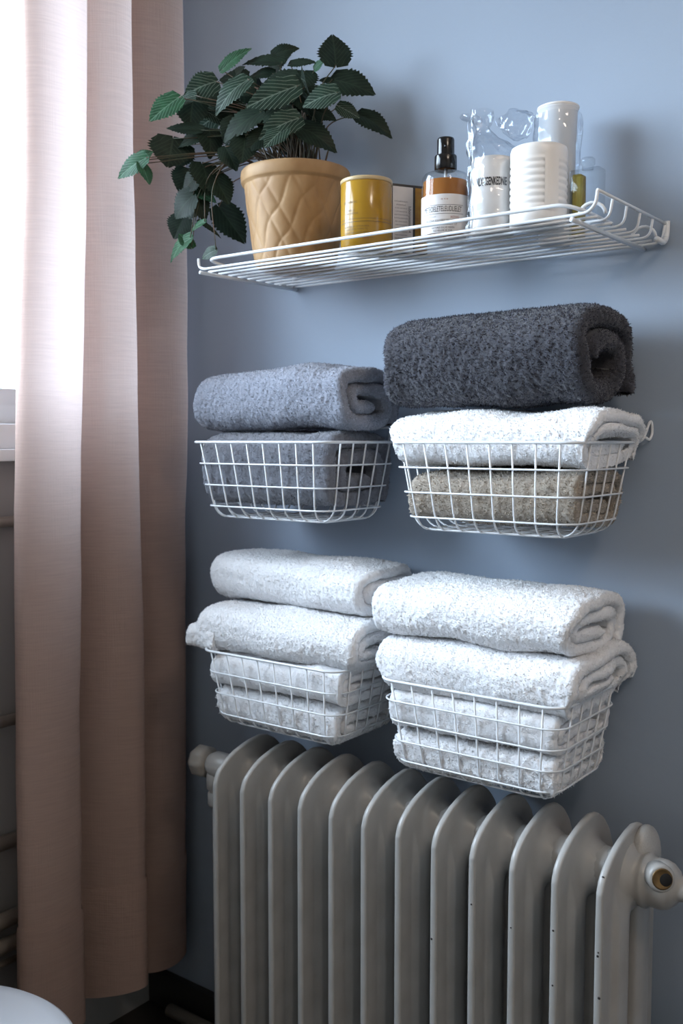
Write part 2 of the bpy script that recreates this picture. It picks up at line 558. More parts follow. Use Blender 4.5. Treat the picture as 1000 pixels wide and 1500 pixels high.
# rounded horizontal rails on the wall under the sill
for i, (zc, r) in enumerate(((1.071, 0.010), (0.702, 0.011), (0.474, 0.014))):
    t_ = MB().tube([(XL + 0.012, -2.6, zc), (XL + 0.012, -0.02, zc)], r, 12).build('trim_%d' % (i + 1), M['pipe_paint'])
    struct(t_)
def pipe(label, pts, r, rad=0.05):
    o = MB().tube(arc_pts(pts, rad, 8), r, 14).build('heating_pipe', M['pipe_paint'])
    return tag(o, label, 'pipe')
pipe('thick upper painted heating pipe along the window wall behind the curtain', [(XL + 0.045, -2.6, 0.345), (XL + 0.045, -0.004, 0.345)], 0.015)
pipe('thick lower painted heating pipe along the window wall behind the curtain', [(XL + 0.05, -2.6, 0.30), (XL + 0.05, -0.004, 0.30)], 0.014)
pipe('thin lowest painted pipe along the window wall just above the white stool', [(XL + 0.04, -2.6, 0.262), (XL + 0.04, -0.004, 0.262)], 0.006)
pipe('painted pipe lying along the floor at the back wall under the curtain', [(-1.50, -0.05, 0.030), (XR - 0.2, -0.05, 0.030)], 0.013)

# ================================================================== CEILING LAMP (off frame, gives the warm fill)
lamp = empty('ceiling_lamp', (0.50, -1.05, ZC))
tag(lamp, 'round frosted ceiling lamp with short rod above the room', 'lamp')
MB().lathe([(0.05, -0.02), (0.055, -0.012), (0.055, 0.0)], 24).build('canopy', M['rail_metal'], lamp)
MB().tube([(0, 0, -0.02), (0, 0, -0.16)], 0.008, 10).build('rod', M['rail_metal'], lamp)
gm = bpy.data.materials.new('lamp_glow'); gm.use_nodes = True
gb = gm.node_tree.nodes['Principled BSDF']
gb.inputs['Base Color'].default_value = (0.9, 0.85, 0.8, 1)
gb.inputs['Emission Color'].default_value = (1.0, 0.85, 0.72, 1)
gb.inputs['Emission Strength'].default_value = 27.0
MB().lathe([(0.002, -0.42)] + [(0.13 * math.sin(a), -0.29 - 0.13 * math.cos(a)) for a in np.linspace(0.15, math.pi - 0.25, 16)], 28).build('globe', gm, lamp)

# ================================================================== CURTAIN
def make_curtain():
    root = empty('curtain', (-1.45, -0.24, 2.40))
    tag(root, 'dusty pink linen curtain hanging in soft folds beside the window', 'curtain')
    # plan of the folds at the top / bottom, room side is +x
    plan = [(-1.492, -0.404), (-1.472, -0.414), (-1.452, -0.410), (-1.436, -0.388), (-1.427, -0.352), (-1.428, -0.318), (-1.436, -0.291),
            (-1.462, -0.276), (-1.500, -0.278), (-1.520, -0.290), (-1.512, -0.270), (-1.478, -0.252), (-1.448, -0.232), (-1.430, -0.205), (-1.428, -0.184), (-1.438, -0.170),
            (-1.466, -0.160), (-1.505, -0.165), (-1.520, -0.160), (-1.500, -0.140), (-1.468, -0.115), (-1.448, -0.085), (-1.442, -0.062), (-1.448, -0.043), (-1.475, -0.032), (-1.53, -0.03)]
    pl = catmull([(x, y, 0) for x, y in plan], 7)
    n = len(pl)
    zs = np.concatenate([np.linspace(2.36, 0.20, 150), np.linspace(0.19, 0.0, 8)])
    V = []
    for zi, z0 in enumerate(zs):
        k = (2.36 - z0) / 2.36
        for i, p in enumerate(pl):
            s = i / (n - 1)
            y = p.y; x = p.x
            zb = 0.150 + 0.018 * s + 0.012 * math.sin(s * 14)
            z = zb + (2.36 - zb) * (z0 / 2.36)
            # first fold drifts toward the room's front as it falls, the others swing a little
            d1 = math.exp(-((s - 0.24) / 0.10) ** 2)
            y -= 0.030 * d1 * max(0, k - 0.35)
            x += 0.010 * math.sin(9 * s + 2.2 * k) * k
            y += 0.006 * math.sin(5 * k + 6 * s)
            wl = math.exp(-(s / 0.13) ** 2)
            y += wl * float(np.interp(z, [0.15, 0.65, 1.1, 1.35, 1.75, 2.36], [-0.012, -0.008, -0.004, 0.008, 0.028, 0.036]))
            # each fold edge leans its own way from top to bottom
            y += 0.010 * math.exp(-((s - 0.25) / 0.06) ** 2) * float(np.interp(z, [0.2, 1.2, 1.75], [-0.6, 0.0, 1.2]))
            y += 0.012 * math.exp(-((s - 0.60) / 0.08) ** 2) * float(np.interp(z, [0.2, 0.9, 1.75], [-0.9, 0.0, 0.7]))
            y += 0.012 * math.exp(-((s - 0.93) / 0.09) ** 2) * float(np.interp(z, [0.2, 0.9, 1.75], [0.3, 0.0, 1.0]))
            V.append((x + 1.45, y + 0.24, z - 2.40))
    V = np.array(V)
    V[:, 0] += 0.0022 * vnoise(V * np.array([20, 20, 9]), 3) + 0.0035 * vnoise(V * np.array([9, 9, 3]), 5)
    m = len(zs)
    idx = np.arange(m * n).reshape(m, n)
    Q = np.stack([idx[:-1, :-1], idx[1:, :-1], idx[1:, 1:], idx[:-1, 1:]], -1).reshape(-1, 4)
    body = link('cloth', quads_mesh('cloth', V, Q), root, M['curtain'])
    # turned-up hem: a second layer over the lowest rows
    rows = idx[-11:, :]
    hv = V[rows.ravel()].copy()
    # push outward along the cloth normal
    g = hv.reshape(rows.shape + (3,))
    tang = np.gradient(g, axis=1); nrm = np.stack([tang[..., 1], -tang[..., 0], 0 * tang[..., 0]], -1)
    nrm /= np.linalg.norm(nrm, axis=-1, keepdims=True) + 1e-9
    g = g + nrm * 0.0032
    g[0] -= nrm[0] * 0.0015
    r_, c_ = rows.shape
    hi = np.arange(r_ * c_).reshape(r_, c_)
    HQ = np.stack([hi[:-1, :-1], hi[1:, :-1], hi[1:, 1:], hi[:-1, 1:]], -1).reshape(-1, 4)
    link('hem', quads_mesh('hem', g.reshape(-1, 3), HQ), root, M['curtain'])
    return root
make_curtain()
rod = empty('curtain_rod', (-1.47, -1.0, 2.40))
tag(rod, 'plain metal curtain rod fixed above the window', 'curtain rod')
MB().tube([(0, -1.1, 0), (0, 0.95, 0)], 0.011, 12).build('rod', M['rail_metal'], rod)
for yy in (-0.95, 0.0, 0.90):
    MB().tube([(0, yy, 0), (-0.13, yy, 0)], 0.007, 10).build('bracket', M['rail_metal'], rod)

# ================================================================== RADIATOR
PITCH = 0.06203
HUB_Y, HUB_Z = 0.100, 0.632
def section_mesh():
    D = 0.19
    CF, CR = 0.086, 0.108
    ys = np.unique(np.round(np.concatenate([
        [0, .0006, .0016, .0032, .005], np.linspace(.008, CF - .006, 30), [CF - .004, CF - .002, CF - .0008, CF],
        [.092, .097, .102], [CR, CR + .0008, CR + .002, CR + .004], np.linspace(CR + .006, D - .008, 12), [D - .005, D - .0032, D - .0016, D - .0006, D]]), 5))
    tz = np.array([0, .006, .013, .022, .035, .05, .07, .09, .115, .135, .155, .175, .19])
    tv = np.array([.640, .656, .664, .671, .679, .686, .692, .6965, .699, .695, .683, .662, .632])
    ztop = np.interp(ys, tz, tv)
    z0, zs = 0.08, 0.50
    zbot = 0.08
    low = np.concatenate([[z0, z0 + .0006, z0 + .0016, z0 + .0032, z0 + .005], np.linspace(z0 + .012, 0.16, 6), np.linspace(0.18, zs, 9)])
    up = np.concatenate([np.linspace(0, 0.93, 26)[1:], [.955, .975, .985, .993, .998, 1.0]])
    rows = []
    for z in low:
        rows.append(np.full(len(ys), z))
    for fct in up:
        rows.append(zs + (ztop - zs) * fct)
    Zg = np.array(rows)
    Yg = np.tile(ys, (len(rows), 1))
    slope = np.gradient(ztop, ys)
    cs = 1 / np.sqrt(1 + slope ** 2)
    SL_T, SL_B = 0.590, 0.13          # slot ends
    dy = np.minimum(Yg, D - Yg)
    dt = (ztop[None, :] - Zg) * cs[None, :]
    db = Zg - zbot
    # slot distance (capsule)
    hw = (CR - CF) / 2; yc = (CR + CF) / 2
    zc = np.clip(Zg, SL_B + hw, SL_T - hw)
    ds = np.sqrt((Yg - yc) ** 2 + (Zg - zc) ** 2) - hw
    ds = np.where((Zg > SL_B + hw) & (Zg < SL_T - hw), np.abs(Yg - yc) - hw, ds)
    d = np.minimum(np.minimum(dy, dt), np.minimum(db, ds))
    d = np.maximum(d, 0)
    e = 0.0030
    edge = np.sqrt(np.clip(1 - (1 - np.minimum(d / e, 1)) ** 2, 0, 1))
    colp = np.interp(ys, [0, .003, .008, .028, .033, .037, .041, .058, .066, CF, CR, .122, .150, .157, .165, D],
                     [.0056, .0056, .0044, .0044, .0040, .0070, .0125, .0150, .0148, .0085, .0085, .0150, .0135, .0045, .0046, .0054])
    top_mix = np.clip((Zg - 0.585) / 0.06, 0, 1); top_mix = top_mix * top_mix * (3 - 2 * top_mix)
    r = np.sqrt((Yg - HUB_Y) ** 2 + (Zg - HUB_Z) ** 2)
    rb = np.sqrt((Yg - HUB_Y) ** 2 + (Zg - 0.105) ** 2)
    hub = 0.024 * np.exp(-np.clip(r - 0.030, 0, 1) / 0.0055)
    hubb = 0.022 * np.exp(-np.clip(rb - 0.020, 0, 1) / 0.010)
    T = colp[None, :] * (1 - top_mix) + 0.0050 * top_mix + np.where(Zg > .4, hub, hubb) * np.clip(d / 0.012, 0, 1)
    T = np.minimum(T, 0.030) * edge
    T[d < 1e-6] = 0
    m, n = Zg.shape
    inside = (ds <= 1e-7)
    P1 = np.stack([T, Yg, Zg], -1).reshape(-1, 3)
    P2 = np.stack([-T, Yg, Zg], -1).reshape(-1, 3)
    idx = np.arange(m * n).reshape(m, n)
    q = np.stack([idx[:-1, :-1], idx[:-1, 1:], idx[1:, 1:], idx[1:, :-1]], -1).reshape(-1, 4)
    ins = inside.ravel()
    keep = ~(ins[q].all(axis=1))
    q = q[keep]
    V = np.concatenate([P1, P2]); Q = np.concatenate([q, q[:, ::-1] + m * n])
    me = quads_mesh('section', V, Q)
    bm = bmesh.new(); bm.from_mesh(me)
    bmesh.ops.remove_doubles(bm, verts=bm.verts, dist=1e-5)
    loose = [v for v in bm.verts if not v.link_faces]
    bmesh.ops.delete(bm, geom=loose, context='VERTS')
    # hub tubes to the next section
    for (zz, rr) in ((HUB_Z, 0.031), (0.105, 0.026)):
        n_ = 24
        ring = []
        for xx, k in ((-PITCH / 2, 1.0), (-0.020, 1.0), (-0.014, 1.04), (0.014, 1.04), (0.020, 1.0), (PITCH / 2 + .0005, 1.0)):
            ring.append([bm.verts.new((xx, HUB_Y + rr * k * math.cos(2 * math.pi * a / n_), zz + rr * k * math.sin(2 * math.pi * a / n_))) for a in range(n_)])
        for a_, b_ in zip(ring[:-1], ring[1:]):
            for k in range(n_):
                bm.faces.new((a_[k], a_[(k + 1) % n_], b_[(k + 1) % n_], b_[k]))
    bmesh.ops.recalc_face_normals(bm, faces=bm.faces)
    bm.to_mesh(me); bm.free()
    me.materials.append(M['radiator_paint'])
    me.polygons.foreach_set('use_smooth', [True] * len(me.polygons))
    return me

RX0 = -1.1657
rad = empty('cast_iron_radiator', (0, -0.25, 0))
tag(rad, 'old grey painted cast iron column radiator under the towel baskets', 'radiator')
sm = section_mesh()
sec = []
for i in range(12):
    o = bpy.data.objects.new('section', sm); COL.objects.link(o)
    o.parent = rad; o.location = (RX0 + PITCH * i, 0, 0)
    sec.append(o)
for xx in (RX0 + PITCH, RX0 + PITCH * 10):
    for yy in (0.045, 0.15):
        MB().lathe([(0.016, 0.0), (0.014, 0.03), (0.011, 0.06), (0.014, 0.09)], 14, (xx, yy, 0)).build('foot', M['radiator_paint'], rad)
# chips in the paint on the front edges
for (i, z, r) in ((11, .560, .0018), (11, .565, .0012), (11, .505, .0020), (10, .575, .0016), (10, .50, .0014), (8, .575, .0014), (7, .505, .0018), (9, .56, .0012), (11, .655, .0022)):
    yy = 0.0004 if z < .6 else 0.0105
    if z > .6:
        z = .6605
    MB().lathe([(r * 0.9, -0.0006), (r, 0.0), (r * 0.7, 0.0005)], 8, (RX0 + PITCH * i + random.uniform(-.003, .003), yy, z), 'y').build('paint_chip', M['chip_dark'], rad)
# right end: boss, valve body with brass port, union nut and outgoing pipe
xe = RX0 + PITCH * 11
val = MB().lathe([(0.049, 0.002), (0.048, 0.006), (0.043, 0.010), (0.037, 0.015), (0.0345, 0.021), (0.0365, 0.025), (0.0365, 0.030), (0.032, 0.033), (0.0325, 0.040), (0.0325, 0.050), (0.030, 0.058), (0.023, 0.066), (0.017, 0.070), (0.0155, 0.076), (0.0155, 0.084)],
                 32, (xe, HUB_Y, HUB_Z), 'x').build('valve_body', M['radiator_paint'], rad)
hd = Vector((0.62, -0.76, 0.20)).normalized()
def along(c, d, prof, n=24):
    """lathe about an arbitrary axis"""
    d = Vector(d).normalized()
    a = Vector((0, 0, 1)); u = d.cross(a).normalized(); w = u.cross(d)
    V = []; F = []
    for (r, h) in prof:
        for k in range(n):
            t = 2 * math.pi * k / n
            V.append(Vector(c) + d * h + (u * math.cos(t) + w * math.sin(t)) * r)
    for i in range(len(prof) - 1):
        for k in range(n):
            F.append((i * n + k, i * n + (k + 1) % n, (i + 1) * n + (k + 1) % n, (i + 1) * n + k))
    F.append(tuple(reversed(range(n)))); F.append(tuple((len(prof) - 1) * n + k for k in range(n)))
    return MB().add(V, F)
vc = (xe + 0.033, HUB_Y, HUB_Z + 0.012)
along(vc, hd, [(0.019, 0.014), (0.0185, 0.032), (0.0170, 0.0365), (0.0150, 0.0375)]).build('port', M['radiator_paint'], val)
along(vc, hd, [(0.0135, 0.030), (0.0137, 0.0380), (0.0120, 0.0384), (0.0108, 0.0379)]).build('brass_ring', M['brass'], val)
along(Vector(vc) + Vector((.0036, .0028, -.001)), hd, [(0.0082, 0.0340), (0.0082, 0.0383), (0.0076, 0.0387)]).build('bore_shade', M['hole_shade'], val)  # solid dark disc, paints the shade inside the port hole
MB().tube(arc_pts([(xe + 0.078, HUB_Y, HUB_Z), (xe + 0.26, HUB_Y, HUB_Z), (xe + 0.26, HUB_Y, 0.0)], 0.06, 8), 0.0125, 14).build('supply_pipe', M['radiator_paint'], rad)
# top lug of the end section
lg = MB().lathe([(0.001, -1.0)] + [(math.cos(t), math.sin(t)) for t in np.linspace(-1.45, 1.45, 14)] + [(0.001, 1.0)], 24).build('lug', M['radiator_paint'], rad)
lg.scale = (0.019, 0.036, 0.040); lg.location = (xe + 0.012, 0.128, 0.655)
# left end: knob, union and the vertical pipe
MB().lathe([(0.024, 0.0), (0.023, -0.022), (0.019, -0.030), (0.021, -0.040), (0.024, -0.052), (0.024, -0.074), (0.018, -0.086), (0.013, -0.09)], 24, (RX0 - 0.014, HUB_Y - .005, HUB_Z), 'x').build('union', M['radiator_paint'], rad)
kn = MB().lathe([(0.012, -0.086), (0.024, -0.090), (0.028, -0.098), (0.028, -0.116), (0.022, -0.124), (0.008, -0.127)], 32, (RX0 - 0.014, HUB_Y - .005, HUB_Z), 'x',
           f=lambda r, h, a: r * (1 + 0.05 * math.cos(8 * a))).build('knob', M['pipe_paint'], rad)
MB().lathe([(0.017, -0.075), (0.019, -0.070), (0.019, -0.052), (0.0165, -0.050), (0.0165, -0.046), (0.021, -0.042), (0.021, -0.020), (0.016, 0.0)], 20, (RX0 - 0.084, HUB_Y - .005, HUB_Z), 'z').build('valve_nut', M['radiator_paint'], rad)
MB().tube([(RX0 - 0.084, HUB_Y - .005, HUB_Z - 0.07), (RX0 - 0.084, HUB_Y - .005, 0.0)], 0.0105, 14).build('return_pipe', M['radiator_paint'], rad)

# ================================================================== WIRE SHELF
SZ = 1.500     # wire plane
SX0, SX1 = -1.194, -0.512
def make_shelf():
    root = empty('wire_shelf', (0, 0, SZ))
    tag(root, 'white coated wire wall shelf holding the potted plant and toiletries', 'shelf')
    wm = M['white_wire']
    n = 11
    ys = np.linspace(-0.246, -0.008, n)
    for i, y in enumerate(ys):
        if i == 0:
            pts = [(SX0, y, 0.018), (SX0 + 0.001, y, 0.004), (SX0 + 0.012, y, 0.0), (SX1 - 0.030, y, 0.0), (SX1 - 0.004, y, 0.001), (SX1 + 0.006, y, 0.010), (SX1 + 0.008, y, 0.026)]
            MB().tube(arc_pts(pts, 0.012, 5), 0.0023, 8).build('long_wire', wm, root)
        elif i % 2 == 0 or i == n - 1:
            pts = [(SX0, y, 0), (SX1 - 0.02, y, 0), (SX1 + 0.004, y, 0.0), (SX1 + 0.008, y, 0.026)]
            MB().tube(arc_pts(pts, 0.014, 6), 0.0019, 8).build('long_wire', wm, root)
        else:
            MB().tube([(SX0, y, 0), (SX1 - 0.002, y, 0)], 0.0019, 8).build('long_wire', wm, root)
    # comb top rod, cross bars, raised front lip
    MB().tube([(SX1 + 0.0085, ys[0] - 0.001, 0.0265), (SX1 + 0.0085, -0.004, 0.0265)], 0.0022, 8).build('end_rod', wm, root)
    MB().tube([(SX1 - 0.024, -0.249, -0.0055), (SX1 - 0.024, -0.002, -0.0055)], 0.0035, 8).build('cross_bar', wm, root)
    MB().tube([(SX0 + 0.006, -0.249, -0.0050), (SX0 + 0.006, -0.002, -0.0050)], 0.0030, 8).build('cross_bar', wm, root)
    MB().tube(arc_pts([(SX0 + 0.020, -0.150, 0.0055), (SX0 + 0.020, -0.2515, 0.014), (SX1 - 0.035, -0.2515, 0.014), (SX1 - 0.012, -0.235, 0.006), (SX1 - 0.012, -0.15, 0.0045)], 0.03, 7), 0.0026, 8).build('lip_wire', wm, root)
    # arched stiffeners at the right end
    for yc in (-0.232, -0.055):
        a = [(SX1 - 0.022 + 0.015 * (1 - math.cos(t)), yc - 0.0 + 0.012 * t / math.pi, 0.003 + 0.014 * math.sin(t)) for t in np.linspace(0, math.pi, 10)]
        MB().tube(a, 0.0024, 8).build('end_loop', wm, root)
    # wall brackets: flat hooks the frame hangs on
    for xx in (SX1 + 0.010, SX0 + 0.004):
        pts = [(xx, -0.045, -0.001), (xx, -0.016, -0.002), (xx, -0.005, 0.010), (xx, -0.004, 0.030)]
        MB().tube(arc_pts(pts, 0.014, 6), 0.0042, 10).build('wall_bracket', wm, root)
    return root
make_shelf()

# ================================================================== WIRE BASKETS
BW, BY0, BY1, BH = 0.300, -0.233, -0.028, 0.128
TAP = 0.022
def basket(label, xc, zr, bh=BH, nr=3, bw=BW):
    root = empty('wire_basket', (xc, (BY0 + BY1) / 2, zr))
    tag(root, label, 'basket', 'white wire towel baskets')
    wm = M['white_wire']
    hw, hd = bw / 2, (BY1 - BY0) / 2
    def ring(inset, z, rc, r, name, yoff=0.0):
        a, b = hw - inset, hd - inset
        pts = []
        for (sx, sy, t0) in ((1, 1, 0), (-1, 1, 90), (-1, -1, 180), (1, -1, 270)):
            for k in range(7):
                t = math.radians(t0 + 15 * k)
                pts.append((sx * (a - rc) + rc * math.cos(t), sy * (b - rc) + rc * math.sin(t), z))
        MB().tube(pts, r, 7, closed=True).build(name, wm, root)
    ring(0.0, 0.0, 0.030, 0.0023, 'rim')
    for k in range(1, nr + 1):
        t = k / (nr + 0.55)
        ring(TAP * t - 0.0012, -bh * t, 0.030, 0.0014, 'ring_wire')
    ring(TAP + 0.018, -bh + 0.001, 0.022, 0.0014, 'ring_wire')
    rr = 0.030
    def upath(h, fix, axis):
        """a U shaped wire: down one wall, across the bottom, up the other"""
        p = [(-h, 0), (-(h - TAP), -bh), ((h - TAP), -bh), (h, 0)]
        q = arc_pts([(x, 0, z) for x, z in p], rr, 6)
        if axis == 'y':
            return [(fix, v.x, v.z) for v in q]
        return [(v.x, fix, v.z) for v in q]
    nx, ny = 8, 5
    for i in range(nx):
        xx = (-1 + 2 * (i + 0.35) / (nx - 0.3)) * (hw - 0.016)
        # the wire leans inward with the taper
        pts = upath(hd - 0.0008, 0, 'y')
        pts = [(xx * (1 - (TAP / hw) * min(1, -z / bh) * 0.8), y, z) for (_, y, z) in pts]
        MB().tube(pts, 0.0014, 6).build('rib_wire', wm, root)
    for i in range(ny):
        yy = (-1 + 2 * (i + 0.45) / (ny - 0.1)) * (hd - 0.020)
        pts = upath(hw - 0.0008, 0, 'x')
        pts = [(x, yy * (1 - (TAP / hd) * min(1, -z / bh) * 0.7), z) for (x, _, z) in pts]
        MB().tube(pts, 0.0014, 6).build('rib_wire', wm, root)
    # rear hanger: raised bar with a loop at each end resting on the wall
    yb = hd
    for s in (-1, 1):
        lp = [(s * (hw - 0.030), yb - 0.001, 0.0), (s * (hw - 0.008), yb + 0.002, -0.001), (s * (hw + 0.001), yb + 0.006, 0.004), (s * (hw + 0.004), yb + 0.012, 0.014), (s * (hw + 0.006), yb + 0.018, 0.026), (s * (hw + 0.007), yb + 0.0235, 0.030),
              (s * (hw + 0.008), yb + 0.0255, 0.024), (s * (hw + 0.008), yb + 0.0255, 0.012), (s * (hw + 0.006), yb + 0.021, 0.004), (s * (hw + 0.003), yb + 0.014, 0.007)]
        MB().tube(catmull(lp, 5), 0.0021, 8).build('hanging_loop', wm, root)
    hb = [(-hw + 0.028, yb, 0.0), (-hw + 0.026, yb + 0.004, 0.022), (-hw + 0.03, yb + 0.006, 0.024), (hw - 0.03, yb + 0.006, 0.024), (hw - 0.026, yb + 0.004, 0.022), (hw - 0.028, yb, 0.0)]
    MB().tube(arc_pts(hb, 0.008, 4), 0.0016, 7).build('hanger_bar', wm, root)
    return root
BASK = {'UL': (-1.086, 1.217, BH), 'UR': (-0.676, 1.217, BH), 'LL': (-1.066, 0.862, 0.130), 'LR': (-0.695, 0.866, 0.140)}
basket('white wire basket holding the grey towels, hanging below the plant', *BASK['UL'])
basket('white wire basket holding the taupe, white and charcoal towels', *BASK['UR'])
basket('white wire basket of white towels above the left end of the radiator, near the curtain', *BASK['LL'])
basket('white wire basket of white towels above the middle of the radiator, right one', *BASK['LR'], nr=4)

# ================================================================== TOWELS
def fit_basket(V, key):
    """cloth that lies below the rim is held by the wires"""
    xc, zr, bh = BASK[key]
    yc = (BY0 + BY1) / 2
    z = V[:, 2]
    t = np.clip((zr - z) / bh, 0, 1.0)
    w = np.clip((zr + 0.022 - z) / 0.030, 0, 1); w = w * w * (3 - 2 * w)
    # rounded bottom edge
    q = np.clip((zr - bh + 0.026 - z) / 0.026, 0, 1)
    rnd = 0.024 * (1 - np.sqrt(np.clip(1 - q ** 2, 0, 1)))
    hx = BW / 2 - TAP * t - 0.0015 - rnd
    hy = (BY1 - BY0) / 2 - TAP * t - 0.0015 - rnd
    for ax, c, h in ((0, xc, hx), (1, yc, hy)):
        d = V[:, ax] - c
        over = np.abs(d) - (h - 0.012)
        lim = np.sign(d) * np.where(over > 0, (h - 0.012) + 0.012 * np.tanh(np.maximum(over, 0) / 0.012), np.abs(d))
        V[:, ax] = c + d * (1 - w) + lim * w
    zb = zr - bh + 0.003
    V[:, 2] = np.where(z < zb + 0.004, zb + 0.004 * np.exp(-np.clip(zb + 0.004 - z, 0, 1) / 0.004), z)
    return V

def spiral(A, B, t, turns, n_exp, th0, step_o, step_i, flat=0.0, wind=1, hole=0.0):
    gap = t * 1.02
    N = 6000
    th = np.linspace(0, turns * 2 * math.pi, N)
    k = th / (2 * math.pi)
    a = A - t / 2 - gap * k; b = B - t / 2 - gap * k
    ok = (b > max(t * 0.30, hole)) & (a > t * 0.6)
    th, a, b = th[ok], a[ok], b[ok]
    ang = wind * th + th0
    c, s = np.cos(ang), np.sin(ang)
    y = a * np.sign(c) * np.abs(c) ** (2 / n_exp)
    z = b * np.sign(s) * np.abs(s) ** (2 / n_exp)
    P = np.stack([y, z], 1)
    ds = np.r_[0, np.cumsum(np.linalg.norm(np.diff(P, axis=0), axis=1))]
    # end of the first turn in arc length
    i1 = np.searchsorted(th, 2 * math.pi * 1.04); i1 = min(i1, len(th) - 1)
    s1 = ds[i1]
    so = np.arange(0, s1, step_o); si = np.arange(s1, ds[-1], step_i)
    ss = np.r_[so, si]
    Y = np.interp(ss, ds, P[:, 0]); Z = np.interp(ss, ds, P[:, 1])
    return np.stack([Y, Z], 1), len(so)

def towel(label, material, c, L, A, B, t=0.016, turns=3.0, n_exp=2.6, th0=-0.55, wind=1, rotz=0.0, tilt=0.0, key=None, seed=1,
          fine=0.0022, pile=0.0015, tufts=36000, wob=0.004, ragged=0.006, hole=0.0, name='towel', parent=None, part='cloth', post=None, tuft_len=0.0032):
    P, n_out = spiral(A, B, t, turns, n_exp, th0, fine, 0.0055, wind=wind, hole=hole)
    n = len(P)
    T = np.gradient(P, axis=0); T /= np.linalg.norm(T, axis=1, keepdims=True) + 1e-9
    Nn = np.stack([T[:, 1], -T[:, 0]], 1)
    flip = np.sign((Nn * P).sum(1)); flip[flip == 0] = 1
    # keep one side along the whole ribbon
    Nn *= np.sign(flip[: max(4, n_out)].sum())
    K = int(L / fine)
    r = t / 2
    xo = np.linspace(-L / 2 + r, L / 2 - r, K)
    capa = np.linspace(0, math.pi, 8)[1:-1]
    loop = [(x, r) for x in xo] + [(L / 2 - r + r * math.sin(a), r * math.cos(a)) for a in capa] + \
           [(x, -r) for x in np.linspace(L / 2 - r, -L / 2 + r, 14)] + [(-L / 2 + r - r * math.sin(a), -r * math.cos(a)) for a in capa]
    loop = np.array(loop); J = len(loop)
    sarr = np.r_[0, np.cumsum(np.linalg.norm(np.diff(P, axis=0), axis=1))]
    # ribbon ends taper round
    th = np.ones(n)
    e = np.minimum(sarr, sarr[-1] - sarr)
    th = np.sqrt(np.clip(1 - (1 - np.clip(e / r, 0, 1)) ** 2, 0.04, 1))
    ex = ragged * vnoise(np.stack([sarr / 0.05, 0 * sarr, 0 * sarr + seed], 1), seed)
    ex2 = ragged * vnoise(np.stack([sarr / 0.05, 0 * sarr + 7, 0 * sarr + seed], 1), seed + 3)
    hx = loop[:, 0] / (L / 2)
    X = loop[None, :, 0] + np.where(hx > 0, hx, 0)[None, :] * ex[:, None] - np.where(hx < 0, hx, 0)[None, :] * ex2[:, None] * -1
    off = loop[None, :, 1] * th[:, None]
    Y = P[:, 0][:, None] + Nn[:, 0][:, None] * off
    Z = P[:, 1][:, None] + Nn[:, 1][:, None] * off
    V = np.stack([X, Y, Z], -1).reshape(-1, 3)
    # soft large scale irregularity
    q = V / 0.085 + seed * 3.1
    for ax in range(3):
        V[:, ax] += wob * vnoise(q, seed * 7 + ax) * (1.0 if ax != 0 else 0.6)
    q = V / 0.030 + seed
    V[:, 2] += 0.25 * wob * vnoise(q, seed * 11)
    V[:, 1] += 0.25 * wob * vnoise(q, seed * 11 + 1)
    # the ends sag a little
    V[:, 2] -= 0.35 * wob * np.clip(np.abs(V[:, 0]) / (L / 2) - 0.7, 0, 1) / 0.3
    ca, sa = math.cos(tilt), math.sin(tilt)
    x, z = V[:, 0].copy(), V[:, 2].copy()
    V[:, 0] = x * ca - z * sa; V[:, 2] = x * sa + z * ca
    ca, sa = math.cos(rotz), math.sin(rotz)
    x, y = V[:, 0].copy(), V[:, 1].copy()
    V[:, 0] = x * ca - y * sa; V[:, 1] = x * sa + y * ca
    V += np.array(c)
    if post is not None:
        V = post(V)
    if key:
        V = fit_basket(V, key)
    V[:, 1] = np.minimum(V[:, 1], -0.006)
    idx = np.arange(n * J).reshape(n, J)
    nx = np.roll(idx, -1, axis=1)
    Q = np.stack([idx[:-1], idx[1:], nx[1:], nx[:-1]], -1).reshape(-1, 4)
    # consistent outward facing: test one mid quad
    g = V.reshape(n, J, 3)
    i, j = n_out // 2, K // 2
    nn = np.cross(g[i + 1, j] - g[i, j], g[i, j + 1] - g[i, j])
    ctr = np.array([0, *(P[i])]);
    if nn[1] * Nn[i, 0] + nn[2] * Nn[i, 1] < 0:
        Q = Q[:, ::-1]
    # vertex normals
    fn = np.cross(V[Q[:, 1]] - V[Q[:, 0]], V[Q[:, 3]] - V[Q[:, 0]])
    vn = np.zeros_like(V)
    for k in range(4):
        np.add.at(vn, Q[:, k], fn)
    vn /= np.linalg.norm(vn, axis=1, keepdims=True) + 1e-12
    loopz = np.zeros((n, J)); loopz[:n_out, :] = 1; loopz[:, K:K + 6] = 1; loopz[:, -6:] = 1
    loopz = loopz.ravel()
    pw = np.where(loopz > 0, 1.0, 0.3)
    bumpv = vnoise(V / 0.0034 + seed, seed + 20) * 1.0 + vnoise(V / 0.0085 + seed, seed + 21) * 0.28
    Vd = V + vn * (pile * pw * bumpv)[:, None]
    root = empty(name, tuple(c)) if parent is None else parent
    Vl = Vd - (np.array(c) if parent is None else np.array(parent.location))
    me = quads_mesh(part, Vl, Q)
    bm_caps = [list(idx[0][::-1]), list(idx[-1])]
    body = link(part, me, root, material)
    # terry loops standing off the cloth
    rg = np.random.default_rng(seed)
    el = np.nonzero(loopz[Q[:, 0]] > 0)[0]
    ar = np.linalg.norm(fn[el], axis=1)
    pick = rg.choice(el, size=tufts, p=ar / ar.sum())
    w = rg.random((tufts, 2))
    A0, B0, C0, D0 = (Vl[Q[pick, k]] for k in range(4))
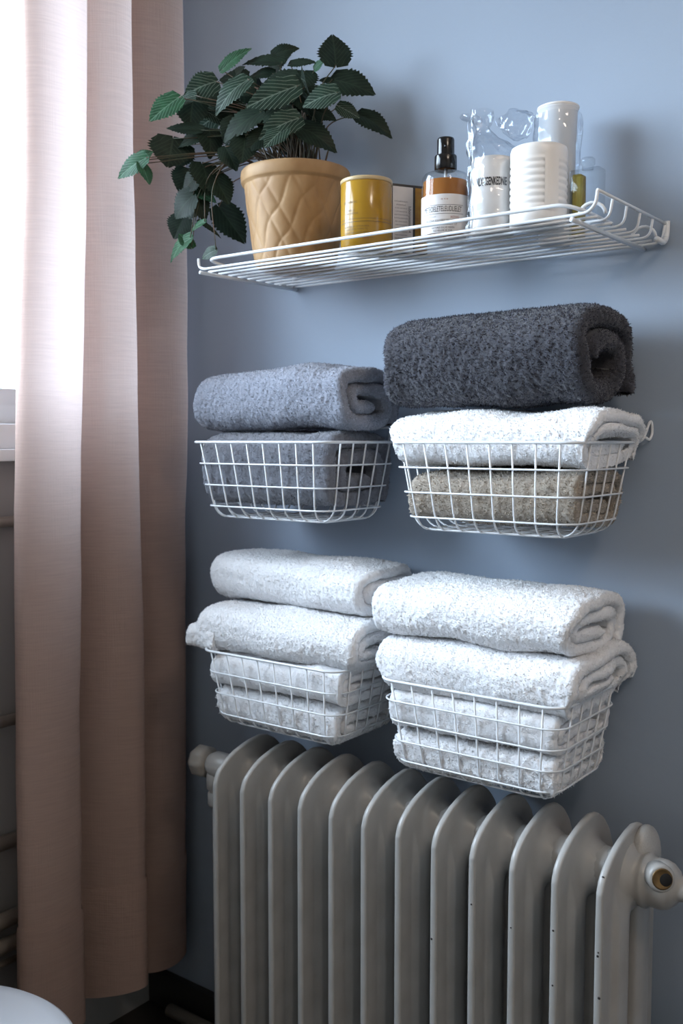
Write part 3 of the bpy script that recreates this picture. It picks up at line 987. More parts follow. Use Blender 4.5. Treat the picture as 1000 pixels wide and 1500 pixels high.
    base = (A0 * (1 - w[:, :1]) + B0 * w[:, :1]) * (1 - w[:, 1:]) + (D0 * (1 - w[:, :1]) + C0 * w[:, :1]) * w[:, 1:]
    nv = vn[Q[pick, 0]]
    rv = rg.normal(size=(tufts, 3))
    d = nv + rv * 0.55; d /= np.linalg.norm(d, axis=1, keepdims=True)
    u = np.cross(d, rg.normal(size=(tufts, 3))); u /= np.linalg.norm(u, axis=1, keepdims=True)
    v2 = np.cross(d, u)
    ln = tuft_len * rg.uniform(0.5, 1.15, (tufts, 1)); wd = 0.00085 * rg.uniform(0.7, 1.3, (tufts, 1))
    b0 = base - nv * 0.0006
    tip = b0 + d * ln
    tv = np.stack([b0 + u * wd, b0 - u * wd * 0.5 + v2 * wd * 0.87, b0 - u * wd * 0.5 - v2 * wd * 0.87, tip], 1).reshape(-1, 3)
    ti = np.arange(tufts)[:, None] * 4
    tf = np.concatenate([ti + [0, 1, 3], ti + [1, 2, 3], ti + [2, 0, 3]])
    pm = quads_mesh('pile', tv, tf)
    po = link('pile', pm, body, M[material.name + '_pile'])
    po['kind'] = 'stuff'
    if parent is None:
        tag(root, label, 'towel')
    return root

TG, TS, TD, TW, TT = (M['terry_grey'], M['terry_slate'], M['terry_dark'], M['terry_white'], M['terry_taupe'])
# basket below the plant
towel('slate grey terry towel folded flat inside the basket below the plant', TS, (-1.091, -0.128, 1.168), 0.288, 0.100, 0.074, t=0.0259, turns=4, n_exp=4.6, key='UL', seed=2, fine=0.0026, wob=0.005, tufts=20000, tuft_len=.0036)
towel('light grey terry towel rolled up on top of the slate grey towel', TG, (-1.097, -0.126, 1.284), 0.335, 0.088, 0.065, t=0.0234, turns=4, n_exp=2.9, rotz=-0.03, seed=3, wob=0.006)
# basket on the right, upper row
towel('taupe brown terry towel folded at the bottom under the white towel', TT, (-0.674, -0.128, 1.136), 0.270, 0.092, 0.048, t=0.0173, turns=4, n_exp=4.4, key='UR', seed=4, fine=0.0028, wob=0.006, tufts=20000, tuft_len=.0042)
towel('white terry towel folded between the taupe towel and the charcoal roll', TW, (-0.674, -0.124, 1.218), 0.325, 0.104, 0.049, t=0.0176, turns=4, n_exp=3.6, key='UR', seed=5, fine=0.0025, wob=0.005)
towel('thick charcoal terry towel rolled up on top of the right upper basket', TD, (-0.703, -0.120, 1.331), 0.335, 0.096, 0.084, t=0.0302, turns=4, n_exp=2.6, rotz=-0.06, tilt=-0.015, seed=6, wob=0.007, hole=0.020, pile=0.0020, tufts=46000, tuft_len=.0042)
# lower basket near the curtain
towel('white towel at the very bottom of the lower basket near the curtain', TW, (-1.066, -0.128, 0.765), 0.268, 0.092, 0.040, t=0.0144, turns=4, n_exp=4.4, key='LL', seed=7, fine=0.003, wob=0.008, tufts=16000, tuft_len=.0050, pile=.0024)
towel('white towel folded second from the bottom of the lower basket near the curtain', TW, (-1.066, -0.128, 0.830), 0.288, 0.100, 0.040, t=0.0144, turns=4, n_exp=4.0, key='LL', seed=8, fine=0.003, wob=0.007, tufts=16000)
slip = towel('white rolled towel slipping forward over the basket rim near the curtain', TW, (-1.070, -0.160, 0.892), 0.340, 0.074, 0.052, t=0.0187, turns=4, n_exp=2.7, rotz=0.02, key='LL', seed=9, wob=0.005)
towel('', TW, (-1.224, -0.203, 0.880), 0.062, 0.032, 0.025, t=0.0088, turns=4, n_exp=4.0, rotz=0.08, tilt=-0.10, seed=21, wob=0.007, tufts=2500, parent=slip, part='corner_flap')
towel('white towel tucked at the back between the top towel and the rolled one', TW, (-1.062, -0.066, 0.912), 0.335, 0.058, 0.042, t=0.0151, turns=4, n_exp=3.2, seed=15, fine=0.003, wob=0.004, tufts=12000)
towel('white folded towel on top of the lower pile near the curtain', TW, (-1.084, -0.096, 0.974), 0.348, 0.086, 0.052, t=0.0187, turns=4, n_exp=2.8, rotz=-0.04, seed=10, wob=0.007)
# lower basket on the right
towel('white towel at the very bottom of the lower right basket above the radiator', TW, (-0.695, -0.128, 0.758), 0.268, 0.094, 0.038, t=0.0137, turns=4, n_exp=4.4, key='LR', seed=11, fine=0.0028, wob=0.008, tufts=18000, tuft_len=.0050, pile=.0024)
towel('white towel second from the bottom of the lower right basket', TW, (-0.695, -0.128, 0.818), 0.280, 0.098, 0.040, t=0.0144, turns=4, n_exp=4.0, key='LR', seed=12, fine=0.0028, wob=0.007, tufts=18000)
towel('white towel folded in the rim of the lower right basket under the top one', TW, (-0.695, -0.120, 0.882), 0.330, 0.112, 0.056, t=0.0202, turns=4, n_exp=3.0, key='LR', seed=13, wob=0.006)
towel('white terry towel rolled on top of the lower right pile', TW, (-0.708, -0.124, 0.961), 0.330, 0.098, 0.053, t=0.0191, turns=4, n_exp=2.9, rotz=-0.03, tilt=-0.01, seed=14, wob=0.006)

# ================================================================== POTTED PLANT
LEAVES = [
    (-1.021, -0.1, 1.8325, -1.0192, -0.11, 1.8767, 0.0469, 0), (-1.0359, -0.09, 1.8157, -0.9663, -0.07, 1.7897, 0.0417, 0),
    (-1.0067, -0.06, 1.7622, -0.9458, -0.05, 1.726, 0.0296, 0), (-1.024, -0.09, 1.7704, -0.9952, -0.07, 1.7515, 0.0213, 1),
    (-0.9722, -0.16, 1.7629, -1.0189, -0.19, 1.7469, 0.035, 1), (-1.0396, -0.17, 1.7205, -0.9827, -0.15, 1.6852, 0.033, 0),
    (-1.037, -0.18, 1.7806, -1.1001, -0.23, 1.7495, 0.0373, 1), (-1.1112, -0.13, 1.8484, -1.1833, -0.15, 1.8632, 0.0248, 0),
    (-1.14, -0.12, 1.8685, -1.1025, -0.1, 1.8828, 0.0203, 0), (-1.1021, -0.12, 1.846, -1.055, -0.11, 1.8426, 0.0163, 0),
    (-1.211, -0.17, 1.8461, -1.1674, -0.15, 1.8817, 0.0233, 2), (-1.1315, -0.13, 1.8342, -1.1756, -0.14, 1.8423, 0.0202, 0),
    (-1.0535, -0.16, 1.8021, -1.1102, -0.19, 1.7899, 0.0286, 0), (-1.2053, -0.19, 1.8204, -1.2394, -0.23, 1.7979, 0.0365, 1),
    (-1.1339, -0.19, 1.8094, -1.176, -0.23, 1.7617, 0.0384, 1), (-1.2427, -0.24, 1.7885, -1.2705, -0.28, 1.7475, 0.0372, 2),
    (-1.224, -0.22, 1.7928, -1.256, -0.23, 1.7882, 0.0191, 1), (-1.2498, -0.2, 1.7958, -1.2485, -0.21, 1.7514, 0.0428, 0),
    (-1.2101, -0.22, 1.7343, -1.2618, -0.25, 1.7412, 0.0181, 0), (-1.0984, -0.2, 1.7475, -1.145, -0.24, 1.7068, 0.0461, 0),
    (-1.0165, -0.2, 1.7229, -1.054, -0.25, 1.6928, 0.0322, 1), (-1.2576, -0.24, 1.7242, -1.2595, -0.25, 1.6763, 0.0538, 0),
    (-1.2148, -0.21, 1.7292, -1.2509, -0.24, 1.7136, 0.0297, 0), (-1.2112, -0.2, 1.7412, -1.188, -0.22, 1.6933, 0.0346, 0),
    (-1.1116, -0.22, 1.7046, -1.1016, -0.24, 1.6608, 0.0331, 0), (-1.2689, -0.29, 1.684, -1.3216, -0.31, 1.6581, 0.0264, 2),
    (-1.2872, -0.29, 1.6824, -1.2673, -0.28, 1.698, 0.019, 2), (-1.2803, -0.29, 1.6757, -1.249, -0.3, 1.6374, 0.019, 2),
    (-1.2192, -0.22, 1.6621, -1.2474, -0.23, 1.6408, 0.0384, 0), (-1.2088, -0.22, 1.6801, -1.1816, -0.23, 1.6301, 0.0411, 0),
    (-1.1924, -0.21, 1.6599, -1.1582, -0.21, 1.6102, 0.0334, 0), (-1.2217, -0.23, 1.6286, -1.2598, -0.24, 1.5962, 0.0392, 0),
    (-1.221, -0.22, 1.6285, -1.2054, -0.22, 1.5882, 0.024, 0), (-1.2263, -0.22, 1.6387, -1.1883, -0.21, 1.6163, 0.0202, 2),
    (-1.2189, -0.22, 1.5867, -1.1867, -0.2, 1.5623, 0.0077, 0), (-1.2244, -0.235, 1.5576, -1.2739, -0.245, 1.5285, 0.0297, 2),
    (-1.2271, -0.23, 1.5426, -1.2503, -0.235, 1.5683, 0.0202, 2), (-1.1698, -0.23, 1.5323, -1.2007, -0.235, 1.5219, 0.016, 1),
    (-1.1955, -0.23, 1.581, -1.2376, -0.23, 1.5708, 0.0133, 2), (-1.044, -0.13, 1.7576, -1.0057, -0.12, 1.7373, 0.0187, 0),
    (-1.0555, -0.16, 1.7746, -1.0258, -0.16, 1.7418, 0.0231, 0), (-1.0347, -0.09, 1.8113, -1.0582, -0.1, 1.819, 0.0095, 0),
    (-1.0581, -0.11, 1.8309, -1.0382, -0.11, 1.8412, 0.0142, 2), (-1.2441, -0.18, 1.7847, -1.1987, -0.17, 1.7538, 0.0245, 1),
    (-1.1465, -0.23, 1.694, -1.1234, -0.23, 1.6576, 0.0278, 0), (-1.2883, -0.1, 1.6419, -1.2349, -0.09, 1.5748, 0.0416, 0),
    (-1.1644, -0.1, 1.8186, -1.113, -0.1, 1.7702, 0.0445, 0), (-1.2153, -0.11, 1.8361, -1.147, -0.12, 1.7859, 0.045, 0),
    (-1.2079, -0.14, 1.8023, -1.2068, -0.17, 1.7515, 0.0444, 0), (-1.0615, -0.19, 1.7509, -1.0538, -0.22, 1.6978, 0.0366, 0),
    (-1.1728, -0.09, 1.8617, -1.1337, -0.09, 1.8817, 0.0298, 0), (-1.2399, -0.12, 1.8482, -1.2057, -0.12, 1.8651, 0.0301, 0),
    (-1.2394, -0.15, 1.7818, -1.2638, -0.16, 1.8082, 0.0348, 0), (-1.0592, -0.12, 1.7916, -1.0796, -0.14, 1.7537, 0.0283, 0),
    (-1.0301, -0.22, 1.7044, -1.0453, -0.25, 1.6718, 0.0268, 1), (-1.0864, -0.2, 1.7129, -1.0995, -0.23, 1.6814, 0.0276, 0),
    (-1.1456, -0.2, 1.742, -1.1592, -0.22, 1.7076, 0.0329, 0), (-1.3086, -0.104, 1.8456, -1.2944, -0.124, 1.8054, 0.0399, 0),
    (-1.1296, -0.1166, 1.8033, -1.0942, -0.1366, 1.8041, 0.034, 0), (-1.0745, -0.1156, 1.8299, -1.0625, -0.1356, 1.7882, 0.0347, 0),
    (-1.1121, -0.1528, 1.7572, -1.1189, -0.1728, 1.7196, 0.0321, 0), (-1.1833, -0.1054, 1.8235, -1.1939, -0.1254, 1.832, 0.0462, 0),
    (-1.1896, -0.1459, 1.7646, -1.2284, -0.1659, 1.7564, 0.0347, 1), (-1.1553, -0.1488, 1.8118, -1.1823, -0.1688, 1.8154, 0.0319, 0),
    (-1.014, -0.1421, 1.7737, -1.0541, -0.1621, 1.7619, 0.0319, 0), (-1.1137, -0.111, 1.7976, -1.0463, -0.131, 1.7604, 0.0377, 0),
    (-1.2229, -0.1425, 1.8051, -1.2509, -0.1625, 1.8165, 0.0363, 0), (-1.0908, -0.1214, 1.8114, -1.0413, -0.1414, 1.7734, 0.0322, 0),
    (-1.0356, -0.158, 1.7874, -1.0241, -0.178, 1.7912, 0.0405, 1), (-1.0925, -0.1371, 1.7717, -1.0455, -0.1571, 1.7629, 0.0435, 0),
    (-1.2172, -0.1006, 1.7592, -1.2377, -0.1206, 1.7306, 0.0335, 0), (-1.083, -0.1264, 1.7254, -1.1053, -0.1464, 1.6972, 0.0339, 0),
    (-1.2444, -0.1582, 1.776, -1.2751, -0.1782, 1.7505, 0.0412, 1), (-1.2056, -0.1176, 1.8452, -1.2483, -0.1376, 1.8527, 0.0472, 0),
    (-1.2254, -0.1253, 1.8119, -1.2583, -0.1453, 1.8006, 0.0362, 1), (-1.2049, -0.1145, 1.8434, -1.1598, -0.1345, 1.8379, 0.0354, 0),
    (-1.2202, -0.1189, 1.8281, -1.2648, -0.1389, 1.8079, 0.0342, 1), (-1.1942, -0.1024, 1.7533, -1.1134, -0.1224, 1.7305, 0.0383, 1),
    (-1.0982, -0.1202, 1.7859, -1.0656, -0.1402, 1.7388, 0.0406, 0), (-1.1956, -0.1161, 1.7664, -1.1519, -0.1361, 1.7675, 0.0461, 1),
    (-1.1079, -0.1027, 1.7812, -1.0377, -0.1227, 1.742, 0.0446, 0), (-1.2255, -0.1413, 1.7405, -1.2136, -0.1613, 1.7517, 0.0392, 1),
    (-1.0473, -0.1553, 1.781, -1.032, -0.1753, 1.7819, 0.0302, 0), (-1.2662, -0.2, 1.7241, -1.2809, -0.21, 1.6883, 0.0306, 0),
    (-1.2399, -0.2, 1.6336, -1.2544, -0.21, 1.5978, 0.0372, 0), (-1.202, -0.2, 1.6706, -1.2161, -0.21, 1.6354, 0.0364, 0),
    (-1.2599, -0.2, 1.6798, -1.2746, -0.21, 1.644, 0.0381, 0), (-1.2752, -0.2, 1.6048, -1.2901, -0.21, 1.5685, 0.0352, 0),
]

def make_plant():
    px_, py_, pz_ = -1.078, -0.135, SZ + 0.0035
    root = empty('potted_plant', (px_, py_, pz_))
    tag(root, 'trailing dark green leafy plant in a tan quilted clay pot on the shelf', 'plant')
    H = 0.158
    def rad_(h):
        t = h / H
        return 0.0655 + 0.0225 * t ** 0.9
    prof = []
    hs = np.linspace(0.004, H - 0.024, 60)
    prof.append((0.060, 0.0)); prof.append((0.064, 0.001))
    for h in hs:
        prof.append((rad_(h), h))
    r1 = rad_(H)
    prof += [(r1 + 0.0010, H - 0.022), (r1 + 0.0022, H - 0.019), (r1 + 0.003, H - 0.010), (r1 + 0.0022, H - 0.003), (r1, H), (r1 - 0.004, H), (r1 - 0.006, H - 0.004), (r1 - 0.008, H - 0.020), (r1 - 0.014, H - 0.028)]
    def quilt(r, h, a):
        if not (0.003 < h < H - 0.0225):
            return r
        n = 13
        u = n * a / (2 * math.pi); v = h / 0.040
        w = 0.16 * math.sin(7 * a + 40 * h)
        d1 = abs(((u + v * 0.62 + w) % 1) - 0.5) * 2
        d2 = abs(((u - v * 0.62 - w * .7) % 1) - 0.5) * 2
        e1 = math.exp(-((1 - d1) / 0.09) ** 2); e2 = math.exp(-((1 - d2) / 0.09) ** 2)
        pillow = 0.0014 * (1 - d1 ** 3) * (1 - d2 ** 3)
        fade = min(1, (H - 0.0225 - h) / 0.006, (h - 0.003) / 0.008)
        return r + (pillow - 0.0009 * max(e1, e2)) * fade
    MB().lathe(prof, 200, f=quilt).build('pot', M['pot_clay'], root)
    MB().lathe([(0.078, H - 0.032), (0.078, H - 0.022), (0.05, H - 0.016), (0.01, H - 0.013)], 40).build('soil', M['soil'], root)
    # leaf meshes: ovate, toothed edge, folded along the midrib
    def leaf_mesh(seed, curl):
        rg = random.Random(seed)
        nx, ny = 22, 8
        V = []; A = []
        for i in range(nx + 1):
            t = i / nx
            wd = 0.5 * (math.sin(math.pi * min(1, (t * 0.97 + 0.03)) ** 0.62)) ** 0.85 if 0 < t < 1 else 0.02
            wd = max(wd, 0.012)
            tooth = 1 + (0.13 if i % 2 else -0.05)
            for j in range(-ny, ny + 1):
                s = j / ny
                y = s * wd * (tooth if abs(j) == ny else 1)
                xx = t + (0.06 * abs(s) if t > 0.1 else -0.10 * abs(s) * (1 - t * 4))
                z = -curl * (t - 0.3) ** 2 * 0.9 + 0.22 * abs(y) * (1 - t * 0.5) - 0.25 * y * y + 0.012 * math.sin((t - abs(s) * 0.35) * 40) * abs(s)
                V.append((xx, y, z)); A.append((t, y, 0))
        n = 2 * ny + 1
        F = [(i * n + j, (i + 1) * n + j, (i + 1) * n + j + 1, i * n + j + 1) for i in range(nx) for j in range(n - 1)]
        me = bpy.data.meshes.new('leaf')
        me.from_pydata(V, [], F); me.update()
        at = me.attributes.new('leaf_uv', 'FLOAT_VECTOR', 'POINT')
        at.data.foreach_set('vector', [c for p in A for c in p])
        me.polygons.foreach_set('use_smooth', [True] * len(F))
        return me
    variants = {}
    for s, mn in enumerate(('leaf_dark', 'leaf_veined', 'leaf_bright')):
        variants[s] = []
        for k, cu in enumerate((0.15, 0.40, 0.65)):
            me = leaf_mesh(s * 10 + k, cu); me.materials.append(M[mn]); variants[s].append(me)
    rg = random.Random(5)
    view = Vector((0.72, -0.66, -0.12)).normalized()
    for i, (x0, y0, z0, x1, y1, z1, w, s) in enumerate(LEAVES):
        P = Vector((x0, y0, z0)); Q = Vector((x1, y1, z1))
        ax = Q - P; L = ax.length; ax.normalize()
        nrm = view * 0.95 + Vector((0, 0, 0.60)) + Vector((rg.uniform(-.35, .35), rg.uniform(-.35, .35), rg.uniform(-.2, .3)))
        nrm = (nrm - ax * nrm.dot(ax)).normalized()
        side = nrm.cross(ax)
        lm = Matrix((ax, side, nrm)).transposed().to_4x4()
        lm = Matrix.Translation(P) @ lm @ Matrix.Diagonal((L * 0.97, w * 1.35, L * 0.8, 1))
        o = bpy.data.objects.new('leaf', variants[s][i % 3]); COL.objects.link(o)
        o.parent = root
        o.matrix_local = Matrix.Translation((-px_, -py_, -pz_)) @ lm
        # stem from the soil (or over the rim) to the leaf base
        a0 = rg.uniform(0, 6.28)
        r0 = rg.uniform(0.005, 0.045)
        S = Vector((px_ + r0 * math.cos(a0), py_ + r0 * math.sin(a0), pz_ + H - 0.016))
        top = pz_ + H
        if z0 < top - 0.01:      # trailing runner: over the rim, then down
            out = Vector((x0 - px_, y0 - py_, 0)).normalized()
            R1 = Vector((px_, py_, 0)) + out * 0.105 + Vector((0, 0, top + 0.022))
            R2 = R1.lerp(P, 0.45) + out * 0.020 + Vector((0, 0, 0.012))
            pts = catmull([S, S.lerp(R1, 0.5) + Vector((0, 0, 0.03)), R1, R2, P], 6)
        else:
            mid = S.lerp(P, 0.55) + Vector((0, 0, 0.028))
            mid.x = S.x + (P.x - S.x) * 0.38; mid.y = S.y + (P.y - S.y) * 0.38
            pts = catmull([S, mid, P], 8)
        pts = [p - Vector((px_, py_, pz_)) for p in pts]
        MB().tube(pts, [0.0014 - 0.0006 * k / len(pts) for k in range(len(pts))], 5).build('stem', M['stem_green'], root)
    # bare upright stalks showing above the soil
    for k in range(16):
        a0 = rg.uniform(0, 6.28); r0 = rg.uniform(0.01, 0.05)
        b = (r0 * math.cos(a0), r0 * math.sin(a0), H - 0.016)
        t_ = (b[0] * 1.5, b[1] * 1.5, H + rg.uniform(0.03, 0.07))
        MB().tube([b, ((b[0] + t_[0]) / 2 + .002, (b[1] + t_[1]) / 2, (b[2] + t_[2]) / 2), t_], [0.0019, 0.0017, 0.0012], 6).build('stem', M['stem_green'], root)
make_plant()

# ================================================================== THINGS ON THE SHELF
SH = SZ + 0.0032
CA = math.atan2(-1.43 + 0.2, 0.75)      # direction from the shelf toward the room's middle (about -58 deg)
# yellow tin
def yellow_tin():
    o = empty('yellow_tin', (-0.892, -0.193, SH))
    tag(o, 'yellow cylindrical tin with fine dark print beside the plant pot', 'tin')
    R, H = 0.0385, 0.104
    MB().lathe([(R - .003, 0), (R - .001, .0005), (R, .002), (R, H - .007), (R - .0006, H - .006)], 64).build('body', M['can_yellow'], o)
    MB().lathe([(R - .0004, H - .006), (R + .0004, H - .0055), (R + .0006, H - .001), (R - .0005, H), (R - .003, H), (R - .004, H - .002)], 64).build('lid', M['can_rim'], o)
    c = -0.95
    for (z, n_, sz) in ((0.066, 'DUOLON NC.  .', 0.0042), (0.054, 'DERI LO', 0.0034), (0.0495, 'BODLIE MORSA', 0.0034)):
        wrap_text('lettering', n_, sz, R, c - 0.62, z, M['ink_olive'], o)
    b = MB()
    wrap_band(b, R + .0003, c - 1.3, c + 1.3, 0.0415, 0.0421)
    wrap_band(b, R + .0003, c - 1.3, c + 1.3, 0.0370, 0.0379)
    b.build('printed_rule', M['ink_olive'], o, recalc=False)
    for (z, n_) in ((0.0305, 'AUNTRED OSI CETRON BERA'), (0.0265, 'SLOTE MARIN ODEREL TU'), (0.0215, 'RABON TILES UNDER MOLA')):
        wrap_text('lettering', n_, 0.0031, R, c - 0.42, z, M['ink_olive'], o)
    b = MB()
    wrap_band(b, R + .0003, c - 0.5, c + 0.28, 0.0138, 0.0143)
    b.build('printed_rule', M['ink_olive'], o, recalc=False)
    wrap_text('lettering', '250 g', 0.0042, R, c - 0.02, 0.0128, M['ink_red'], o)
yellow_tin()

def carton():
    o = empty('carton_box', (-0.864, -0.1285, SH), math.radians(60))
    tag(o, 'small dark and gold carton with a white printed panel behind the tin', 'box')
    w, d, H = 0.060, 0.030, 0.104
    body = box('body', -w / 2, w / 2, -d / 2, d / 2, 0, H, M['box_dark'], o, bevel=0.0008)
    box('gold_panel', 0.0085, w / 2 - .001, -d / 2 - 0.0004, -d / 2, 0.003, H - .004, M['box_gold'], o)
    lab = box('paper_panel', -w / 2 + .0005, 0.0045, -d / 2 - 0.0004, -d / 2, 0.002, H - .004, M['paper_white'], o)
    def flat(txt, size, x, z, rot, mt, sx=1.0):
        me = text_mesh(txt, size, sx)
        for v in me.vertices:
            a, b = v.co.x, v.co.y
            if rot:
                a, b = b, -a
            v.co = (x + a, -d / 2 - 0.0007, z + b)
        me.name = 'lettering'
        link('lettering', me, lab, mt, smooth=False)
    z = H - .026
    rr = random.Random(3)
    for k in range(13):
        t = ''.join(rr.choice('aeinorstlmdu ') for _ in range(17))
        flat(t, 0.0034, -0.0155, z - k * 0.0050, False, M['ink_grey'], 0.8)
    flat('luborunomod 4', 0.0066, -0.0010, 0.052, True, M['ink'], 0.95)
carton()

def spray_bottle():
    o = empty('spray_bottle', (-0.752, -0.196, SH))
    tag(o, 'glass spray bottle of amber liquid with black pump and white label', 'bottle')
    R, H = 0.0335, 0.0925
    MB().lathe([(R - .003, 0), (R - .001, .0006), (R, .003), (R, H - .012), (R - .001, H - .006), (R - .004, H - .002), (R - .009, H), (0.013, H + .002), (0.0115, H + .004), (0.0115, H + .009)], 64).build('glass', M['glass'], o)
    MB().lathe([(R - .004, .004), (R - .002, .006), (R - .002, H - .013), (R - .003, H - .0125)], 48).build('liquid', M['amber_liquid'], o)
    MB().tube([(0, 0, .008), (0, 0, H + .006)], 0.0022, 10).build('dip_tube', M['frosted'], o)
    cap = MB().lathe([(.0148, H + .004), (.0158, H + .005), (.0158, H + .023), (.0150, H + .0245)], 40).build('collar', M['cap_black'], o)
    MB().lathe([(.0118, H + .0235), (.0122, H + .025), (.0122, H + .046), (.0112, H + .0485), (.009, H + .0492)], 40).build('pump', M['cap_black'], o)
    MB().lathe([(.0018, 0), (.0018, .0016), (.001, .0018)], 12, (0, 0, 0), 'y').build('nozzle', M['cap_black'], cap).location = (0.006, -0.0120, H + .035)
    c = math.radians(-58)
    b = MB(); wrap_band(b, R + .0005, c - 1.75, c + 1.45, 0.004, 0.0570, 48)
    lab = b.build('label', M['paper_white'], o, recalc=False)
    wrap_text('lettering', 'o  v o', 0.0040, R + .0005, c - 0.05, 0.0500, M['ink_red'], lab)
    b = MB()
    for (z0, z1) in ((0.0418, 0.0423), (0.0300, 0.0305)):
        wrap_band(b, R + .0008, c - 1.1, c + 0.78, z0, z1)
    b.build('printed_rule', M['ink'], lab, recalc=False)
    wrap_text('lettering', 'METEOELETELEUDLIELET', 0.0105, R + .0005, c - 0.16, 0.0362, M['ink'], lab, sx=0.50)
    wrap_text('lettering', 'SOEVA LOT', 0.0030, R + .0005, c - 0.62, 0.0262, M['ink_grey'], lab)
    wrap_text('lettering', 'XOVG', 0.0046, R + .0005, c + 0.38, 0.0250, M['ink_red'], lab)
    for (z, s, tx) in ((0.0208, .0040, 'MELIONA SOUVERT DE LAUNE NO'), (0.0158, .0040, 'OIL & CARE FOR BODY  LT'), (0.0110, .0036, 'NATURES SOLVE MIDEN'), (0.0070, .0034, 'FLO RELUVE 30 TOX')):
        wrap_text('lettering', tx, s, R + .0005, c - 0.12, z, M['ink'], lab, sx=0.85)
spray_bottle()

def crinkle(name, prof, n, c, seed, amp, material, parent, sq=None):
    """thin crumpled clear film: a lathe pushed about by noise"""
    V = []; F = []
    for (r, h, dx, dy) in prof:
        for k in range(n):
            a = 2 * math.pi * k / n
            V.append((r * math.cos(a) + dx, r * math.sin(a) + dy, h))
    V = np.array(V)
    nz = vnoise(V / 0.011 + seed, seed) + 0.7 * vnoise(V / 0.005 + seed, seed + 1)
    rad2 = np.hypot(V[:, 0], V[:, 1]) + 1e-6
    amps = np.repeat([amp * (0.25 + min(1, abs(i - 0) / len(prof))) for i in range(len(prof))], n)
    V[:, 0] += V[:, 0] / rad2 * nz * amps; V[:, 1] += V[:, 1] / rad2 * nz * amps
    V[:, 2] += 0.5 * amps * vnoise(V / 0.009 + seed + 9, seed + 2)
    for i in range(len(prof) - 1):
        for k in range(n):
            F.append((i * n + k, i * n + (k + 1) % n, (i + 1) * n + (k + 1) % n, (i + 1) * n + k))
    o = pyd(name, V + np.array(c), F, parent, material, smooth=True)
    return o

def wrapped_jar():
    o = empty('wrapped_jar', (-0.682, -0.186, SH))
    tag(o, 'white jar with black lettering wrapped in clear crinkled cellophane', 'jar')
    R, H = 0.0300, 0.102
    MB().lathe([(R - .003, 0), (R - .0006, .001), (R, .003), (R, H - .004), (R - .0012, H - .001), (R - .004, H)], 64).build('body', M['plastic_cream'], o)
    wrap_text('lettering', 'NLXXGENKEDNIE', 0.0150, R, math.radians(-66), 0.066, M['ink'], o, sx=0.36, bold=0.0004)
    prof = []
    for t in np.linspace(0, 1, 36):
        h = 0.002 + 0.168 * t
        if h < 0.108:
            r = R + 0.0022 + 0.001 * math.sin(t * 30); dx = 0; dy = 0
        elif h < 0.145:
            k = (h - 0.108) / 0.037
            r = (R + .002) * (1 - k) ** 1.2 + 0.0085; dx = -0.014 * k; dy = -0.004 * k
        else:
            k = (h - 0.145) / 0.025
            r = 0.0085 + 0.007 * math.sin(k * 2.2); dx = -0.014 - .001 * k; dy = -0.004
        prof.append((r, h, dx, dy))
    crinkle('cellophane', prof, 72, (0, 0, 0), 4, 0.0032, M['cellophane'], o)
    # loose folded edge of the film down the left side
    V = []; F = []
    for i in range(40):
        h = 0.002 + 0.150 * i / 39
        for k in range(7):
            V.append((-0.026 + 0.0032 * k * 0.9, -0.0245 - 0.0018 * k - 0.003 * math.sin(k * 1.9), h))
    V = np.array(V); V[:, :2] += 0.0030 * np.stack([vnoise(V / .010, 5), vnoise(V / .008, 6)], 1)
    for i in range(39):
        for k in range(6):
            F.append((i * 7 + k, i * 7 + k + 1, i * 7 + 8 + k, i * 7 + 7 + k))
    pyd('film_edge', V, F, o, M['cellophane'])
    # twisted tuft of film
    prof = [(0.004 + 0.010 * math.sin(t * 2.4) , 0.156 + 0.016 * t, -0.026 - 0.016 * t, 0.004) for t in np.linspace(0, 1, 14)]
    crinkle('film_tuft', prof, 40, (0, 0, 0), 8, 0.004, M['cellophane'], o)
wrapped_jar()

def ribbed_jar():
    o = empty('ribbed_jar', (-0.610, -0.192, SH))
    tag(o, 'opaque white ribbed plastic jar near the right end of the shelf', 'jar')
    R, H = 0.0375, 0.1035
    prof = [(R - .003, 0), (R - .0006, .001), (R, .003), (R, .022)]
    for k in range(7):
        z0 = .0235 + k * 0.0088
        prof += [(R - .0004, z0), (R - .0013, z0 + .0014), (R - .0010, z0 + .0030), (R + .0003, z0 + .0050), (R + .0003, z0 + .0072), (R - .0003, z0 + .0086)]
    prof += [(R, H - .016), (R + .0002, H - .006), (R - .0012, H - .0015), (R - .004, H)]
    MB().lathe(prof, 72).build('body', M['plastic_white'], o)
    b = MB(); wrap_band(b, R + .0009, math.radians(-52), math.radians(-22), 0.016, 0.088, 12)
    b.build('label', M['plastic_white'], o, recalc=False)
ribbed_jar()

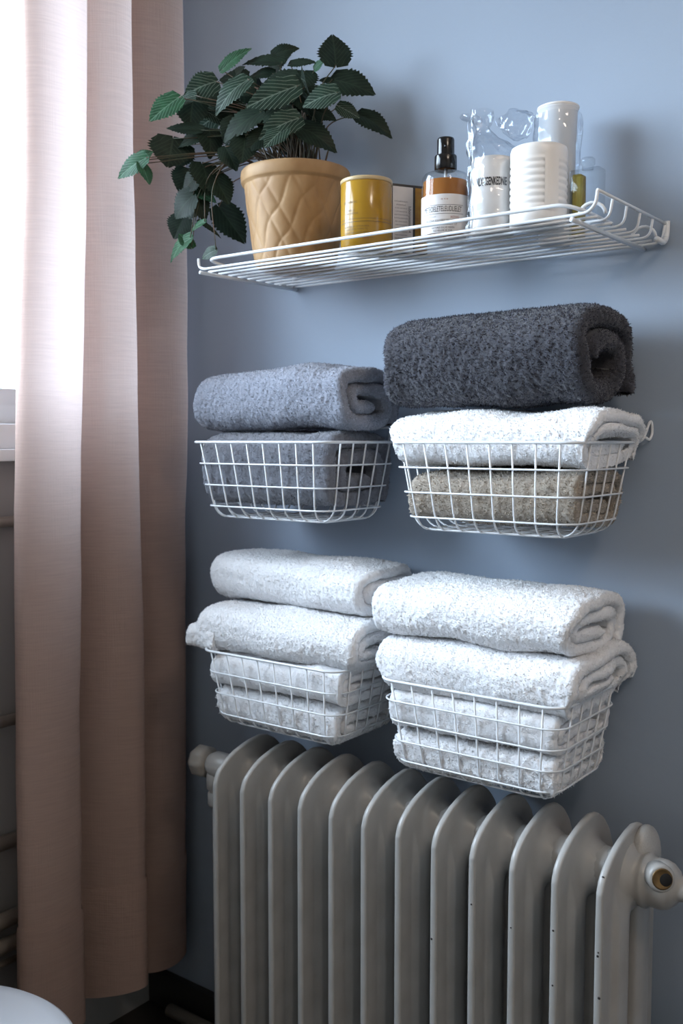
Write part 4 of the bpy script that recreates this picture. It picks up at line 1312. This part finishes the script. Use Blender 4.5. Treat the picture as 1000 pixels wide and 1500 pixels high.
def frosted_bottle():
    o = empty('frosted_bottle', (-0.640, -0.072, SH))
    tag(o, 'tall frosted white container in clear film behind the ribbed jar', 'bottle')
    R, H = 0.0285, 0.190
    MB().lathe([(R - .005, 0), (R - .003, .002), (R - .003, .142), (R - .002, .145), (R - .001, H - .006), (R, H - .002), (R + .001, H), (R - .004, H + .001)], 56).build('body', M['frosted'], o)
    MB().lathe([(R + .0008, H), (R + .0015, H + .0008), (R + .0012, H + .003), (R - .002, H + .0045), (.01, H + .005)], 56).build('lid', M['plastic_white'], o)
    # crumpled film knot that leans toward the plant side
    prof = []
    for t in np.linspace(0, 1, 26):
        prof.append((0.004 + 0.017 * math.sin(min(1, t * 1.15) * math.pi) ** 0.8, 0, 0, 0))
    V = []; F = []; n = 44
    for i, (r, _, _, _) in enumerate(prof):
        t = i / 25
        cx = -0.026 - 0.050 * t; cz = 0.176 - 0.006 * math.sin(t * 3.1); cy = -0.028 - 0.012 * t
        for k in range(n):
            a = 2 * math.pi * k / n
            V.append((cx + 0.003 * math.sin(a * 3), cy + r * math.cos(a) * 0.8, cz + r * math.sin(a) * 1.05))
    V = np.array(V); 
    for ax in range(3):
        V[:, ax] += 0.0042 * vnoise(V / 0.0105 + 3, 30 + ax) + 0.002 * vnoise(V / 0.005 + 3, 40 + ax)
    for i in range(25):
        for k in range(n):
            F.append((i * n + k, i * n + (k + 1) % n, (i + 1) * n + (k + 1) % n, (i + 1) * n + k))
    pyd('film_knot', V, F, o, M['cellophane'])
    prof = [(R + 0.0035 + 0.002 * math.sin(t * 9), 0.004 + 0.178 * t, 0, 0) for t in np.linspace(0, 1, 30)]
    crinkle('cellophane', prof, 60, (0, 0, 0), 14, 0.0024, M['cellophane'], o)
frosted_bottle()

def perfume():
    o = empty('perfume_bottle', (-0.592, -0.075, SH))
    tag(o, 'small clear glass bottle with pale yellow liquid at the shelf end', 'bottle')
    box('glass', -0.022, 0.022, -0.013, 0.013, 0, 0.098, M['glass'], o, bevel=0.003)
    box('liquid', -0.019, -0.006, -0.010, 0.010, 0.005, 0.092, M['pale_liquid'], o, bevel=0.002)
    MB().lathe([(.008, .098), (.008, .104), (.010, .105), (.010, .112), (.008, .114)], 24).build('stopper', M['glass'], o)
perfume()

# ================================================================== STOOL IN THE LOWER LEFT CORNER
st = empty('round_stool', (-1.175, -0.800, 0))
tag(st, 'smooth white round stool top cut off at the lower left corner', 'stool')
MB().lathe([(0.19, 0.385), (0.205, 0.388), (0.214, 0.396), (0.217, 0.405), (0.215, 0.413), (0.208, 0.4185), (0.19, 0.420), (0.1, 0.4205), (0.01, 0.4207)], 96).build('seat', M['lid_white'], st)
for k in range(4):
    a = math.radians(45 + 90 * k)
    MB().tube([(0.135 * math.cos(a), 0.135 * math.sin(a), 0.388), (0.165 * math.cos(a), 0.165 * math.sin(a), 0.0)], [0.015, 0.012], 14).build('leg', M['lid_white'], st)
